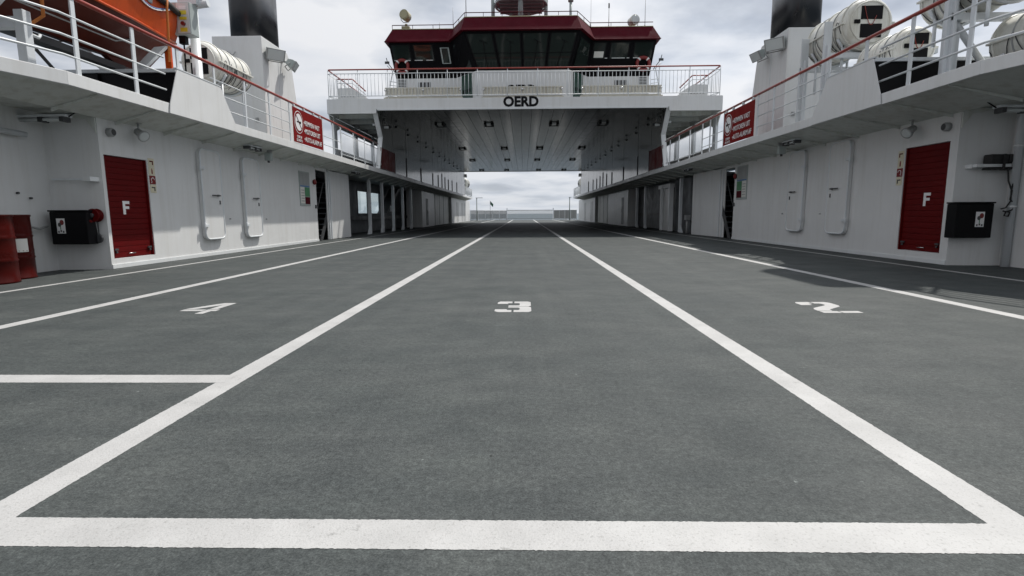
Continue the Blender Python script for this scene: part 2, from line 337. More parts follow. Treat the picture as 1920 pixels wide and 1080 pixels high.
# ================================================================ DECKHOUSES with galleries along both sides
def edge_plan(s):
    e = EDGE[s]; return [(s * (e + 1.25), 3.2), (s * (e + 0.22), 6.36), (s * e, 7.05), (s * e, 61.7)]
def deckhouse(s):
    w, e = WALL[s], EDGE[s]; sd = SIDE[s]
    lab = {-1: 'white steel deckhouse with gallery under the orange lifeboat, sun on its wall foot',
           1: 'white steel deckhouse with gallery under the stacked life rafts, its wall in shade'}[s]
    h = thing('side_deckhouse', lab, 'deckhouse', None, (s * w, 13, 0))
    def P(name, mb, mat, parent=None, bevel=0.0):
        par = parent or h
        o = ob(name, mb, mat, par, bevel)
        base = Vector((0, 0, 0)); q = par
        while q: base += Vector(q.location); q = q.parent
        o.location = -base if par is h else (0, 0, 0)
        return o
    X = lambda x: s * x
    d0, d1 = (8.47, 9.44) if s < 0 else (8.78, 9.77)          # shutter opening
    c = 8.40 if s < 0 else 8.62                                # outer corner of the wall
    zb, zt = (0.16, 1.815) if s < 0 else (0.175, 1.95)
    st0, st1 = (17.15, 18.1) if s < 0 else (17.45, 18.4)      # stair opening
    wall = MB()
    wall.box(X(w), X(w + 0.08), c, d0, 0, WT).box(X(w), X(w + 0.08), d0, d1, zt, WT).box(X(w), X(w + 0.08), d0, d1, 0, zb).box(X(w), X(w + 0.08), d1, st0, 0, WT)
    wall.box(X(w), X(w + 0.08), st0, st1, 2.27, WT)
    P('wall', wall, 'white')
    # recess towards the camera: end wall and side wall
    xi = 7.41 if s < 0 else 7.47
    P('end_wall', MB().hexa([(X(w + 0.003), c - 0.002, 0), (X(xi + 0.6), c - 0.15, 0), (X(xi + 0.6), c + 0.0, 0), (X(w + 0.08), c + 0.08, 0),
                          (X(w + 0.003), c - 0.002, WT + 0.05), (X(xi + 0.6), c - 0.15, WT + 0.05), (X(xi + 0.6), c, WT + 0.05), (X(w + 0.08), c + 0.08, WT + 0.05)]), 'white')
    P('side_wall', MB().box(X(xi), X(xi + 0.08), -6, c - 0.02, 0, WT + 0.1), 'white')
    # chamfered brow over the recess
    P('brow', MB().prism([(X(w + 0.004), c - 0.012, WT + 0.06), (X(w + 0.004), c - 0.012, 2.12), (X(w + 0.14), c - 0.02, WT - 0.03), (X(xi - 0.2), c - 0.1, WT + 0.03)], (0, -0.02, 0)), 'soffit')
    P('kick_strip', MB().box(X(w - 0.018), X(w - 0.002), c, st0, 0.002, 0.075), 'white_trim', bevel=0.005)
    # gallery
    ep = edge_plan(s)
    out = [(X(HULL), 61.7), (X(HULL), 3.2)]
    P('gallery_deck', MB().prism([(x + s * 0.052, y, FT - 0.045) for x, y in ep] + [(x, y, FT - 0.045) for x, y in out], (0, 0, 0.04)), 'grey_steel')
    for k in range(3):
        (xa, ya), (xb, yb) = ep[k], ep[k + 1]
        spans = [(0, 1)] if k < 2 else [(i / 6, (i + 1) / 6) for i in range(6)]
        for t0, t1 in spans:
            p = [Vector((xa + (xb - xa) * t, ya + (yb - ya) * t, 0)) for t in (t0, t1)]
            o_ = Vector((s * 0.05, 0, 0)); g = Vector((0, 0.0015 if k == 2 else 0, 0))
            P('edge_plate', MB().hexa([p[0] + g + Vector((0, 0, FB)), p[1] - g + Vector((0, 0, FB)), p[1] - g + o_ + Vector((0, 0, FB)), p[0] + g + o_ + Vector((0, 0, FB)),
                                      p[0] + g + Vector((0, 0, FT)), p[1] - g + Vector((0, 0, FT)), p[1] - g + o_ + Vector((0, 0, FT)), p[0] + g + o_ + Vector((0, 0, FT))]), 'white', bevel=0.006)
    sf = MB()
    def sofz(x): return FB + 0.012 + (WT - FB) * min(1, max(0, (abs(x) - e - 0.05) / (w - e - 0.05)))
    for (xa, ya), (xb, yb) in zip(ep, ep[1:]):
        xa += s * 0.05; xb += s * 0.05
        sf.add([(xa, ya, FB + 0.012), (xb, yb, FB + 0.012), (X(w), yb, WT), (X(w), ya, WT)], [(0, 1, 2, 3)])
    sf.add([(X(w + 0.08), 3.2, WT + 0.06), (X(w + 0.08), 61.7, WT + 0.06), (X(HULL), 61.7, WT + 0.06), (X(HULL), 3.2, WT + 0.06)], [(0, 1, 2, 3)])
    P('soffit', sf, 'soffit')
    y = 7.6
    while y < 60:
        P('soffit_beam', MB().prism([(X(e + 0.052), y, FB + 0.006), (X(e + 0.052), y, FB - 0.012), (X(w - 0.002), y, WT - 0.055), (X(w - 0.002), y, WT - 0.006)], (0, 0.012, 0)), 'soffit'); y += 1.18
    # roller shutter: single slats in a frame
    sh = P('roller_shutter', MB().box(X(w + 0.05), X(w + 0.07), d0 + 0.005, d1 - 0.005, zb + 0.003, zt - 0.003), 'red_door')
    n = 18; hh = (zt - zb - 0.012) / n
    slat = MB().prism([(X(w + 0.049), d0 + 0.034, 0.003), (X(w + 0.0415), d0 + 0.034, 0.005), (X(w + 0.040), d0 + 0.034, hh * 0.5), (X(w + 0.0415), d0 + 0.034, hh - 0.004), (X(w + 0.049), d0 + 0.034, hh - 0.002)], (0, d1 - d0 - 0.068, 0)).mesh('slat')
    for i in range(n):
        o = P('slat', slat, 'red_door', sh); o.location = (0, 0, zb + 0.005 + i * hh)
    for y0 in (d0 + 0.006, d1 - 0.032): P('guide_rail', MB().box(X(w + 0.012), X(w + 0.05), y0, y0 + 0.026, zb + 0.004, zt - 0.004), 'red_door', sh)
    yc = (d0 + d1) / 2 - 0.06; zc = 0.985 if s < 0 else 1.05
    fpoly = [(-0.075, -0.11), (-0.075, 0.11), (0.08, 0.11), (0.08, 0.062), (-0.018, 0.062), (-0.018, 0.025), (0.065, 0.025), (0.065, -0.02), (-0.018, -0.02), (-0.018, -0.11)]
    # letter F split at the slat joints so that it lies on them like paint
    P('letter', MB().prism([(X(w + 0.039), yc - s * 0 + (u if s < 0 else -u), zc + v) for u, v in fpoly], (X(-0.0015), 0, 0)), 'sign_white', sh)
    for yy in (d0 + 0.09, d1 - 0.1): P('latch', MB().box(X(w + 0.01), X(w + 0.032), yy - 0.04, yy + 0.04, zb + 0.13, zb + 0.16).cyl((X(w + 0.03), yy, zb + 0.1), (X(w + 0.005), yy, zb + 0.1), 0.016), 'dark_steel', sh)
    P('handle', MB().tube([(X(w + 0.035), yc - 0.06, zb + 0.07), (X(w + 0.012), yc - 0.06, zb + 0.07), (X(w + 0.012), yc + 0.08, zb + 0.07), (X(w + 0.035), yc + 0.08, zb + 0.07)], 0.008, 6), 'chrome', sh)
    # watertight hatches
    for (y0, y1, z0, z1) in (((10.89, 11.62, 0.35, 2.2), (12.56, 13.32, 0.33, 2.19)) if s < 0 else ((11.27, 12.0, 0.39, 2.31), (13.04, 13.78, 0.39, 2.31))):
        def rr(y0, y1, z0, z1, r, x):
            pts = []
            for cy, cz, a0 in ((y1 - r, z1 - r, 0), (y0 + r, z1 - r, 90), (y0 + r, z0 + r, 180), (y1 - r, z0 + r, 270)):
                for k in range(5):
                    a = R(a0 + 22.5 * k); pts.append((x, cy + r * math.cos(a), cz + r * math.sin(a)))
            return pts
        hd = P('hatch', MB().prism(rr(y0, y1, z0, z1, 0.13, X(w - 0.002)), (X(-0.075), 0, 0)), 'white', bevel=0.01)
        P('rim', MB().tube(rr(y0 + 0.008, y1 - 0.008, z0 + 0.008, z1 - 0.008, 0.125, X(w - 0.074)), 0.02, 6, True), 'white_pipe', hd)
        hy = y0 if True else y1
        for z in (z0 + 0.26, z1 - 0.42):
            P('hinge', MB().box(X(w - 0.115), X(w - 0.0775), hy - 0.06, hy + 0.09, z, z + 0.06).cyl((X(w - 0.10), hy - 0.04, z - 0.03), (X(w - 0.10), hy - 0.04, z + 0.09), 0.02), 'white_pipe', hd, 0.004)
        zh = (z0 + z1) / 2 - 0.02
        P('handle', MB().box(X(w - 0.12), X(w - 0.105), y1 - 0.44, y1 - 0.14, zh, zh + 0.024).cyl((X(w - 0.076), y1 - 0.2, zh + 0.012), (X(w - 0.122), y1 - 0.2, zh + 0.012), 0.02), 'dark_steel', hd, 0.003)
        P('lock', MB().box(X(w - 0.092), X(w - 0.0765), y1 - 0.14, y1 - 0.115, zh - 0.17, zh - 0.09), 'dark_steel', hd)
        P('eye_bolt', MB().tube([(X(w), y1 + 0.35, z0 + 0.42), (X(w - 0.03), y1 + 0.35, z0 + 0.42)], 0.014, 6), 'grey_steel', hd)
    # stair well with treads
    P('stair_well', MB().box(X(w + 0.08), X(HULL - 0.06), st0 - 0.05, st0 - 0.01, 0, WT).box(X(HULL - 0.14), X(HULL - 0.06), st0, st1 + 2.2, 0, 2.3).box(X(w + 0.08), X(HULL - 0.06), st1 + 2.1, st1 + 2.14, 0, WT), 'dark_steel')
    for i in range(12):
        P('stair_tread', MB().box(X(w + 0.07), X(w + 0.95), st0 + 0.3 + i * 0.14, st0 + 0.5 + i * 0.14, 0.16 + i * 0.18, 0.185 + i * 0.18), 'inner_grey')
    for q in (w + 0.05, w + 0.97): P('stair_stringer', MB().prism([(X(q), st0 + 0.25, 0.01), (X(q), st0 + 0.5, 0.01), (X(q), st0 + 2.15, 2.2), (X(q), st0 + 1.9, 2.2)], (X(0.016), 0, 0)), 'dark_steel')
    P('stair_handrail', MB().tube([(X(w + 0.12), st0 + 0.2, 0.9), (X(w + 0.12), st0 + 0.95, 1.9)], 0.02, 6), 'dark_steel')
    # flared casing beside the stair
    pa, pb = (18.12, 20.3) if s < 0 else (18.42, 21.25)
    xa_, xb_ = (6.64, 6.58) if s < 0 else (6.78, 6.58)
    P('casing', MB().hexa([(X(xa_), pa, 0.004), (X(xb_), pb, 0.004), (X(xb_ + 0.05), pb, 0.004), (X(xa_ + 0.05), pa, 0.004), (X(xa_), pa, WT - 0.02), (X(xb_), pb, WT - 0.02), (X(xb_ + 0.05), pb, WT - 0.02), (X(xa_ + 0.05), pa, WT - 0.02)]), 'white', bevel=0.02)
    for t in (0.04, 0.12): P('edge_trim', MB().box(X(xa_ + (xb_ - xa_) * t - 0.03), X(xa_ + (xb_ - xa_) * t - 0.004), pa + (pb - pa) * t - 0.03, pa + (pb - pa) * t + 0.03, 0.01, WT - 0.06), 'white_pipe', bevel=0.006)
    # open bay behind pillars; hull side with windows
    hy0, hy1 = pb, 35.0
    wins = [(25.35, 27.1), (27.55, 29.3)] if s < 0 else []
    hs = MB(); ys = [hy0 - 0.2] + [v for wn in wins for v in wn] + [66.0 if s < 0 else hy1 + 0.1]
    xh = HULL - 0.1 if s < 0 else 7.35
    for i in range(0, len(ys), 2): hs.box(X(xh), X(xh + 0.08), ys[i], ys[i + 1], 0, WT + 0.05)
    for a, b_ in wins: hs.box(X(xh), X(xh + 0.08), a, b_, 0, 0.88).box(X(xh), X(xh + 0.08), a, b_, 1.98, WT + 0.05)
    P('hull_side', hs, 'inner_grey')
    for a, b_ in wins:
        wd = P('window', MB().box(X(xh - 0.02), X(xh - 0.002), a - 0.08, a + 0.03, 0.8, 2.06).box(X(xh - 0.02), X(xh - 0.002), b_ - 0.03, b_ + 0.08, 0.8, 2.06).box(X(xh - 0.02), X(xh - 0.002), a + 0.03, b_ - 0.03, 0.8, 0.91).box(X(xh - 0.02), X(xh - 0.002), a + 0.03, b_ - 0.03, 1.95, 2.06), 'inner_grey', bevel=0.01)
        P('pane', MB().box(X(xh + 0.03), X(xh + 0.036), a + 0.002, b_ - 0.002, 0.882, 1.978), 'clear_glass', wd)
    P('bay_shelf', MB().box(X(xh - 0.25), X(xh - 0.021), hy0, hy1, 0.6, 0.78) if s < 0 else MB().box(X(xh - 0.05), X(xh - 0.004), 26.9, hy1, 0.7, 0.86), 'dark_steel')
    for y in ((23.2, 25.3, 27.45, 29.6, 31.8) if s < 0 else (23.45, 30.2, 32.4)):
        P('pillar', MB().box(X(w - 0.0), X(w + 0.13), y, y + 0.11, 0.02, WT - 0.03).prism([(X(w + 0.01), y + 0.02, 0.002), (X(w + 0.01), y - 0.28, 0.002), (X(w + 0.01), y - 0.001, 0.34)], (X(0.1), 0, 0)), 'white_pipe', bevel=0.008)
    if s > 0:
        dr = P('door', MB().box(X(w + 0.1), X(w + 0.16), 25.3, 26.6, 0.01, 2.0), 'white', bevel=0.008)
        P('frame', MB().box(X(w + 0.0), X(w + 0.2), 25.12, 25.29, 0.004, 2.14).box(X(w + 0.0), X(w + 0.2), 26.61, 26.78, 0.004, 2.14).box(X(w + 0.05), X(w + 0.3), 25.3, 27.4, 2.02, 2.2), 'white_trim', dr, 0.006)
        P('back_panel', MB().box(X(w + 0.3), X(w + 0.36), pb - 0.1, 25.1, 0, WT - 0.01), 'inner_grey')
        P('vent_post', MB().cyl((X(w + 0.1), 22.6, 0), (X(w + 0.1), 22.6, 0.55), 0.05).box(X(w), X(w + 0.2), 22.5, 22.7, 0.55, 0.75), 'grey_steel')
    else:
        P('stair_flight', MB().prism([(X(w + 0.6), 28.2, 0.9), (X(w + 0.6), 28.6, 0.9), (X(w + 0.6), 31.5, 2.3), (X(w + 0.6), 31.0, 2.3)], (X(0.5), 0, 0)), 'dark_steel')
        P('wall_box', MB().box(X(w + 0.5), X(w + 0.8), 29.0, 29.3, 1.0, 1.3), 'white_pipe', bevel=0.01)
    # far walls
    f1, f2, f3 = (39.6, 49.4, 66) if s < 0 else (43.0, 51.0, 66)
    P('far_wall', MB().box(X(w), X(HULL - 0.3), 35.0, f1, 0, WT + 0.06), 'white')
    P('far_wall', MB().box(X(w + 0.25), X(HULL - 0.3), f1 + 0.002, f2 - 0.002, 0, WT + 0.06), 'cream' if False else 'soffit')
    P('far_wall', MB().box(X(w), X(HULL - 0.3), f2, f3, 0, WT + 0.06), 'white')
    for y in (f1 + 2, f1 + 4.2, f1 + 6.4): P('panel_joint', MB().box(X(w + 0.235), X(w + 0.249), y, y + 0.05, 0.02, WT), 'inner_grey')
    fd = P('far_door', MB().box(X(w - 0.012), X(w - 0.002), 36.4, 37.2, 0.1, 1.9), 'inner_grey', bevel=0.004)
    P('handle', MB().box(X(w - 0.03), X(w - 0.013), 37.0, 37.1, 0.9, 1.1), 'dark_steel', fd)
    for y in ((53.2, 57.5, 59.8) if s < 0 else (53.0, 58.5)): P('far_door', MB().box(X(w - 0.02), X(w - 0.002), y, y + 0.14, 0.06, 2.0).box(X(w - 0.02), X(w - 0.002), y + 1.0, y + 1.1, 0.06, 2.0), 'grey_steel')
    return h
HOUSE = {s: deckhouse(s) for s in (-1, 1)}

# ================================================================ gallery railings, bulwarks, warning signs
def gallery_railing(s):
    e = EDGE[s] + 0.03; X = lambda x: s * x
    t = thing('gallery_railing', 'white gallery railing with red handrail on the %s side' % SIDE[s], 'railing', None, (X(e), 10, FT))
    ep = [(e + 1.25, 3.2), (e + 0.22, 6.36), (e, 7.05), (e, 22.05)]
    line = lambda z: [(X(x), y, z) for x, y in ep]
    ob('handrail', MB().tube([(X(e), 7.1, RT), (X(e), 22.05, RT)] if False else line(RT), 0.03, 10), 'red_rail', t)
    p0 = 13.9 if s < 0 else 13.65; p1 = p0 + 2.0
    for z in (3.42, 3.16, 2.91):
        ob('rail', MB().tube([(X(x), y, z) for x, y in ep[:3]] + [(X(e), 9.05, z)], 0.016, 8), 'white_pipe', t)
        ob('rail', MB().tube([(X(e), 10.35 + (3.42 - z) * 0.4, z), (X(e), p0 - 0.1, z)], 0.012, 8), 'white_pipe', t)
        if z < 3.3: ob('rail', MB().tube([(X(e), p1 + 0.1, z), (X(e), 17.6, z)], 0.012, 8), 'white_pipe', t)
    ys = [(e + 0.62, 5.15), (e + 0.24, 6.3), (e, 7.28), (e, 8.36), (e, 9.42), (e, 10.5), (e, 11.62), (e, 12.72), (e, p0 - 0.1), (e, p1 + 0.1), (e, 16.9), (e, 17.6), (e, 18.9), (e, 20.2), (e, 21.4)]
    for x, y in ys:
        near = y < 9.9
        ob('post', MB().box(X(x - 0.012), X(x + 0.012), y - (0.035 if near else 0.03), y + (0.035 if near else 0.03), FT - (0.0 if not near else -0.001), RT - 0.02), 'white_pipe', t, 0.004)
    for z in (3.48, 2.80): ob('rail', MB().tube([(X(e), 17.6, z), (X(e), 22.0, z)], 0.013, 8), 'white_pipe', t)
    bal = MB().cyl((0, 0, 2.80), (0, 0, 3.48), 0.0085, 6).mesh('baluster')
    y = 17.72
    while y < 21.95:
        o = ob('baluster', bal, 'white_pipe', t); o.location = Vector((X(e), y, 0)) - t.location; y += 0.115
    # far end behind the tunnel
    t2 = thing('far_gallery_railing', 'white railing at the far gallery end beyond the tunnel, %s side' % SIDE[s], 'railing', None, (X(e), 58, FT))
    for z in (3.6, 2.82): ob('rail', MB().tube([(X(e), 54.2, z), (X(e), 61.6, z), (X(HULL - 0.2), 61.6, z)], 0.025, 6), 'white_pipe', t2)
    for y in (54.3, 57.0, 59.5, 61.55): ob('post', MB().box(X(e - 0.02), X(e + 0.02), y - 0.05, y + 0.05, FT, 3.62), 'white_pipe', t2)
    b2 = MB().cyl((0, 0, 2.82), (0, 0, 3.6), 0.014, 5).mesh('baluster')
    for i in range(22):
        o = ob('baluster', b2, 'white_pipe', t2); o.location = Vector((X(e), 54.6 + i * 0.32, 0)) - t2.location
for s in (-1, 1): gallery_railing(s)

def bulwark(s):
    e = EDGE[s]; X = lambda x: s * x; dy = 0 if s < 0 else -0.15
    t = thing('bulwark_panel', {-1: 'white trapezoid bulwark plate below the orange lifeboat bow', 1: 'white trapezoid bulwark plate below the stacked life raft canisters'}[s], 'bulwark', None, (X(e), 9.8, FT))
    ob('plate', MB().prism([(X(e - 0.012), 9.02 + dy, FT - 0.165), (X(e - 0.012), 11.1 + dy, FT - 0.165), (X(e - 0.012), 11.05 + dy, FT), (X(e - 0.012), 10.6 + dy, 3.30), (X(e - 0.012), 9.3 + dy, 3.30), (X(e - 0.012), 9.05 + dy, FT)], (X(-0.012), 0, 0)), 'white', t)
    ob('cap', MB().box(X(e - 0.03), X(e + 0.03), 9.28 + dy, 10.62 + dy, 3.302, 3.32), 'white_pipe', t)
    # black locker behind it
    p = thing('platform_locker', {-1: 'black fronted platform under the orange lifeboat keel', 1: 'black fronted platform under the life raft canisters'}[s], 'platform', None, (X(7), 9.8, FT))
    ob('body', MB().box(X(e + 0.12), X(8.3), 9.45 + dy, 10.5 + dy, FT + 0.002, 3.28), 'black', p)
    ob('top', MB().box(X(e + 0.08), X(8.34), 9.41 + dy, 10.54 + dy, 3.282, 3.34), 'white_pipe', p, 0.006)
    ob('stiffener', MB().box(X(7.3), X(7.36), 9.40 + dy, 9.448 + dy, FT + 0.004, 3.27), 'black', p)
for s in (-1, 1): bulwark(s)

def warning_sign(s):
    e = EDGE[s] - 0.012; X = lambda x: s * x; y0 = 13.9 if s < 0 else 13.65; y1 = y0 + 2.0
    z0, z1 = 2.715, 3.585
    t = thing('warning_sign', {-1: 'red sign with white Dutch lettering on railing, catching sunlight, lifeboat side', 1: 'red sign with white Dutch lettering on railing, in shade, stacked raft side'}[s], 'sign', None, (X(e), y0 + 1, z0))
    ob('board', MB().box(X(e), X(e + 0.012), y0, y1, z0, z1), 'red_sign', t, 0.002)
    right = (0, 1, 0) if s < 0 else (0, -1, 0); up = (0, 0, 1)
    ystart = y0 if s < 0 else y1; dr = 1 if s < 0 else -1
    xs = X(e - 0.004)
    for i, (txt, zz) in enumerate((('\u2022REMMEN VAST', 3.275), ('\u2022MOTOREN UIT', 3.065), ('\u2022AUTO-ALARM AF', 2.855))):
        put_text('lettering', text_mesh(txt, 0.18, 0.002, 0.001, 'LEFT', 0.88 if i < 2 else 0.84), 'sign_white', t, (xs, ystart + dr * 0.66, zz), right, up)
    for txt, zz in (('OOK IN', 2.865), ('DE AUTO', 2.775)):
        put_text('lettering', text_mesh(txt, 0.092, 0.002, 0.001, 'CENTER', 0.9), 'sign_white', t, (xs, ystart + dr * 0.33, zz), right, up)
    cy, cz = ystart + dr * 0.33, 3.24
    ring = lambda r: [(xs, cy + r * math.cos(a * math.pi / 16), cz + r * math.sin(a * math.pi / 16)) for a in range(32)]
    sp = ob('pictogram', MB().prism(ring(0.285), (X(-0.0012), 0, 0)), 'sign_white', t)
    ob('ring', MB().prism([(x - X(0.002), y, z) for x, y, z in ring(0.268)], (X(-0.0012), 0, 0)), 'red_sign', sp)
    ob('disc', MB().prism([(x - X(0.004), y, z) for x, y, z in ring(0.215)], (X(-0.0012), 0, 0)), 'sign_white', sp)
    ob('cigarette', MB().box(xs - X(0.006), xs - X(0.0075), cy - 0.13, cy + 0.10, cz - 0.015, cz + 0.02).box(xs - X(0.006), xs - X(0.0075), cy + 0.04, cy + 0.13, cz - 0.03, cz + 0.03), 'black', sp)
    a = 0.15
    ob('bar', MB().hexa([(xs - X(0.008), cy - dr * a - 0.018, cz + a), (xs - X(0.008), cy - dr * a + 0.018, cz + a), (xs - X(0.0095), cy - dr * a + 0.018, cz + a), (xs - X(0.0095), cy - dr * a - 0.018, cz + a),
                         (xs - X(0.008), cy + dr * a - 0.018, cz - a), (xs - X(0.008), cy + dr * a + 0.018, cz - a), (xs - X(0.0095), cy + dr * a + 0.018, cz - a), (xs - X(0.0095), cy + dr * a - 0.018, cz - a)]), 'red_band', sp)
    for yy in (y0 + 0.12, y0 + 0.75, y0 + 1.4, y1 - 0.12): ob('clip', MB().box(X(e - 0.003), X(e + 0.05), yy - 0.025, yy + 0.025, z1 + 0.002, RT - 0.02), 'white_pipe', t)
for s in (-1, 1): warning_sign(s)

# ================================================================ life rafts
def life_raft(c, y0, y1, r, label, tilt=0.0, patches=True, cradle_z=None):
    x, z = c
    t = thing('life_raft', label, 'life raft', 'white life raft canisters', (x, y0, z - r))
    L = y1 - y0; b = Vector((x, y0, z))
    prof = [(0, r * 0.80), (0.015, r * 0.86), (0.05, r * 0.95), (0.11, r), (L * 0.5 - 0.001, r), (L * 0.5, r)] + [(L - 0.11, r), (L - 0.05, r * 0.95), (L - 0.015, r * 0.86), (L, r * 0.80)]
    ob('canister', MB().lathe(b, (0, 1, 0), prof, 28), 'raft_white', t)
    ob('end_rim', MB().tube([(x + math.cos(a) * r * 0.80, y0 - 0.004, z + math.sin(a) * r * 0.80) for a in [k * math.pi / 14 for k in range(28)]], 0.014, 6, True), 'raft_white', t)
    ob('seam_flange', MB().box(x - r - 0.035, x + r + 0.035, y0 + 0.05, y1 - 0.05, z - 0.016, z + 0.016), 'raft_white', t, 0.006)
    for k in range(5):
        yy = y0 + 0.14 + (L - 0.28) * k / 4
        ob('band', MB().tube([(x + math.cos(a) * (r + 0.006), yy, z + math.sin(a) * (r + 0.006)) for a in [q * math.pi / 14 for q in range(28)]], 0.012 if k % 2 else 0.02, 5, True), 'grey_steel' if k % 2 else 'raft_white', t)
    if patches:
        for z0, z1 in ((0.07, 0.44), (-0.44, -0.06)):
            ob('placard', MB().box(x - r * 0.40, x + r * 0.46, y0 - 0.016, y0 - 0.002, z + z0 * r * 1.4, z + z1 * r * 1.4), 'black', t, 0.004)
        for dx in (-0.62, -0.5): ob('clamp', MB().box(x + dx * r - 0.02, x + dx * r + 0.03, y0 - 0.03, y0 + 0.02, z - 0.03, z + 0.04), 'black', t)
    sgn = 1 if x < 0 else -1
    for q in range(3):
        rope = []
        for k in range(25):
            u = k / 24; a = -0.35 + 0.55 * math.sin(u * 9 + q * 2.1) - 0.25 * u
            rope.append((x + sgn * (r + 0.022) * math.cos(a), y0 + 0.15 + q * L * 0.22 + L * 0.4 * u * (1 - 0.5 * (q == 1)), z + (r + 0.022) * math.sin(a)))
        ob('lanyard', MB().tube(rope, 0.008, 5), 'dark_steel', t)
    ob('lashing', MB().tube([(x - r * 0.3 + 0.5 * r * u, y0 - 0.022, z + r * (0.62 - 0.75 * math.sin(u * 2.6))) for u in [k / 10 for k in range(11)]], 0.007, 5), 'red_rail', t)
    zc = (cradle_z if cradle_z is not None else 3.34)
    for yy in (y0 + 0.3, y1 - 0.3):
        arc = [(x + math.cos(a) * (r + 0.03), yy, z + math.sin(a) * (r + 0.03)) for a in [math.pi * (1.15 + 0.7 * q / 8) for q in range(9)]]
        ob('cradle', MB().tube(arc, 0.03, 6).cyl((x - r * 0.7, yy, zc), (x - r * 0.7, yy, z - r * 0.75), 0.03, 6).cyl((x + r * 0.7, yy, zc), (x + r * 0.7, yy, z - r * 0.75), 0.03, 6), 'white_pipe', t)
life_raft((-7.05, 4.17), 12.0, 13.5, 0.44, 'white life raft canister between the davit post and the funnel', cradle_z=FT)
life_raft((6.97, 4.63), 11.5, 13.1, 0.49, 'upper white life raft canister with black placards, next to the black funnel', cradle_z=3.5)
life_raft((6.92, 3.72), 10.0, 11.25, 0.36, 'lower white life raft canister with black placards, below the one by the funnel')
life_raft((6.98, 4.27), 8.0, 9.62, 0.42, 'upper white life raft canister with dangling black lanyard over the gallery rail', cradle_z=3.5)
life_raft((7.5, 3.36), 7.2, 8.8, 0.40, 'lower white life raft canister farthest from the funnel', cradle_z=FT)
def raft_rack():
    t = thing('raft_rack', 'white steel rack carrying the life raft canisters', 'rack', None, (7.3, 10, FT))
    for y, x in ((8.75, 6.52), (11.75, 6.28), (12.85, 6.38)):
        ob('upright', MB().box(x - 0.08, x + 0.08, y - 0.02, y + 0.02, FT, 4.3 if y < 9 else 4.72).box(x - 0.02, x + 0.02, y - 0.08, y + 0.08, FT, 4.25), 'white_pipe', t, 0.005)
    for y, z in ((8.75, 3.82), (11.75, 4.1), (12.85, 4.1)): ob('crossbeam', MB().box(6.3 if y > 9 else 6.5, 8.0, y - 0.06, y + 0.06, z - 0.1, z), 'white_pipe', t)
    ob('brace', MB().tube([(6.62, 8.8, 3.7), (7.9, 9.35, 2.8)], 0.05, 8), 'white_pipe', t)
    ob('side_beam', MB().box(7.9, 8.0, 11.0, 13.2, 3.88, 4.0), 'white_pipe', t)
raft_rack()
def shadow_block_post():  # post runs out of view; arm and block on top are added
    t = thing('shadow_block_post', 'white post rising beside the upper life raft canister, unseen shadow block added on top', 'shadow block', None, (6.62, 9.9, FT))
    ob('column', MB().box(6.50, 6.74, 8.84, 8.90, FT, 6.2), 'white_pipe', t, 0.01)
    ob('block_arm', MB().box(6.45, 6.8, 8.7, 11.6, 6.05, 6.3), 'white_pipe', t, 0.02)
    ob('shadow_block', MB().box(6.15, 7.5, 9.3, 11.2, 6.31, 7.25), 'white', t, 0.25)  # unseen block, placed and sized to cast the shadow on the deck
shadow_block_post()

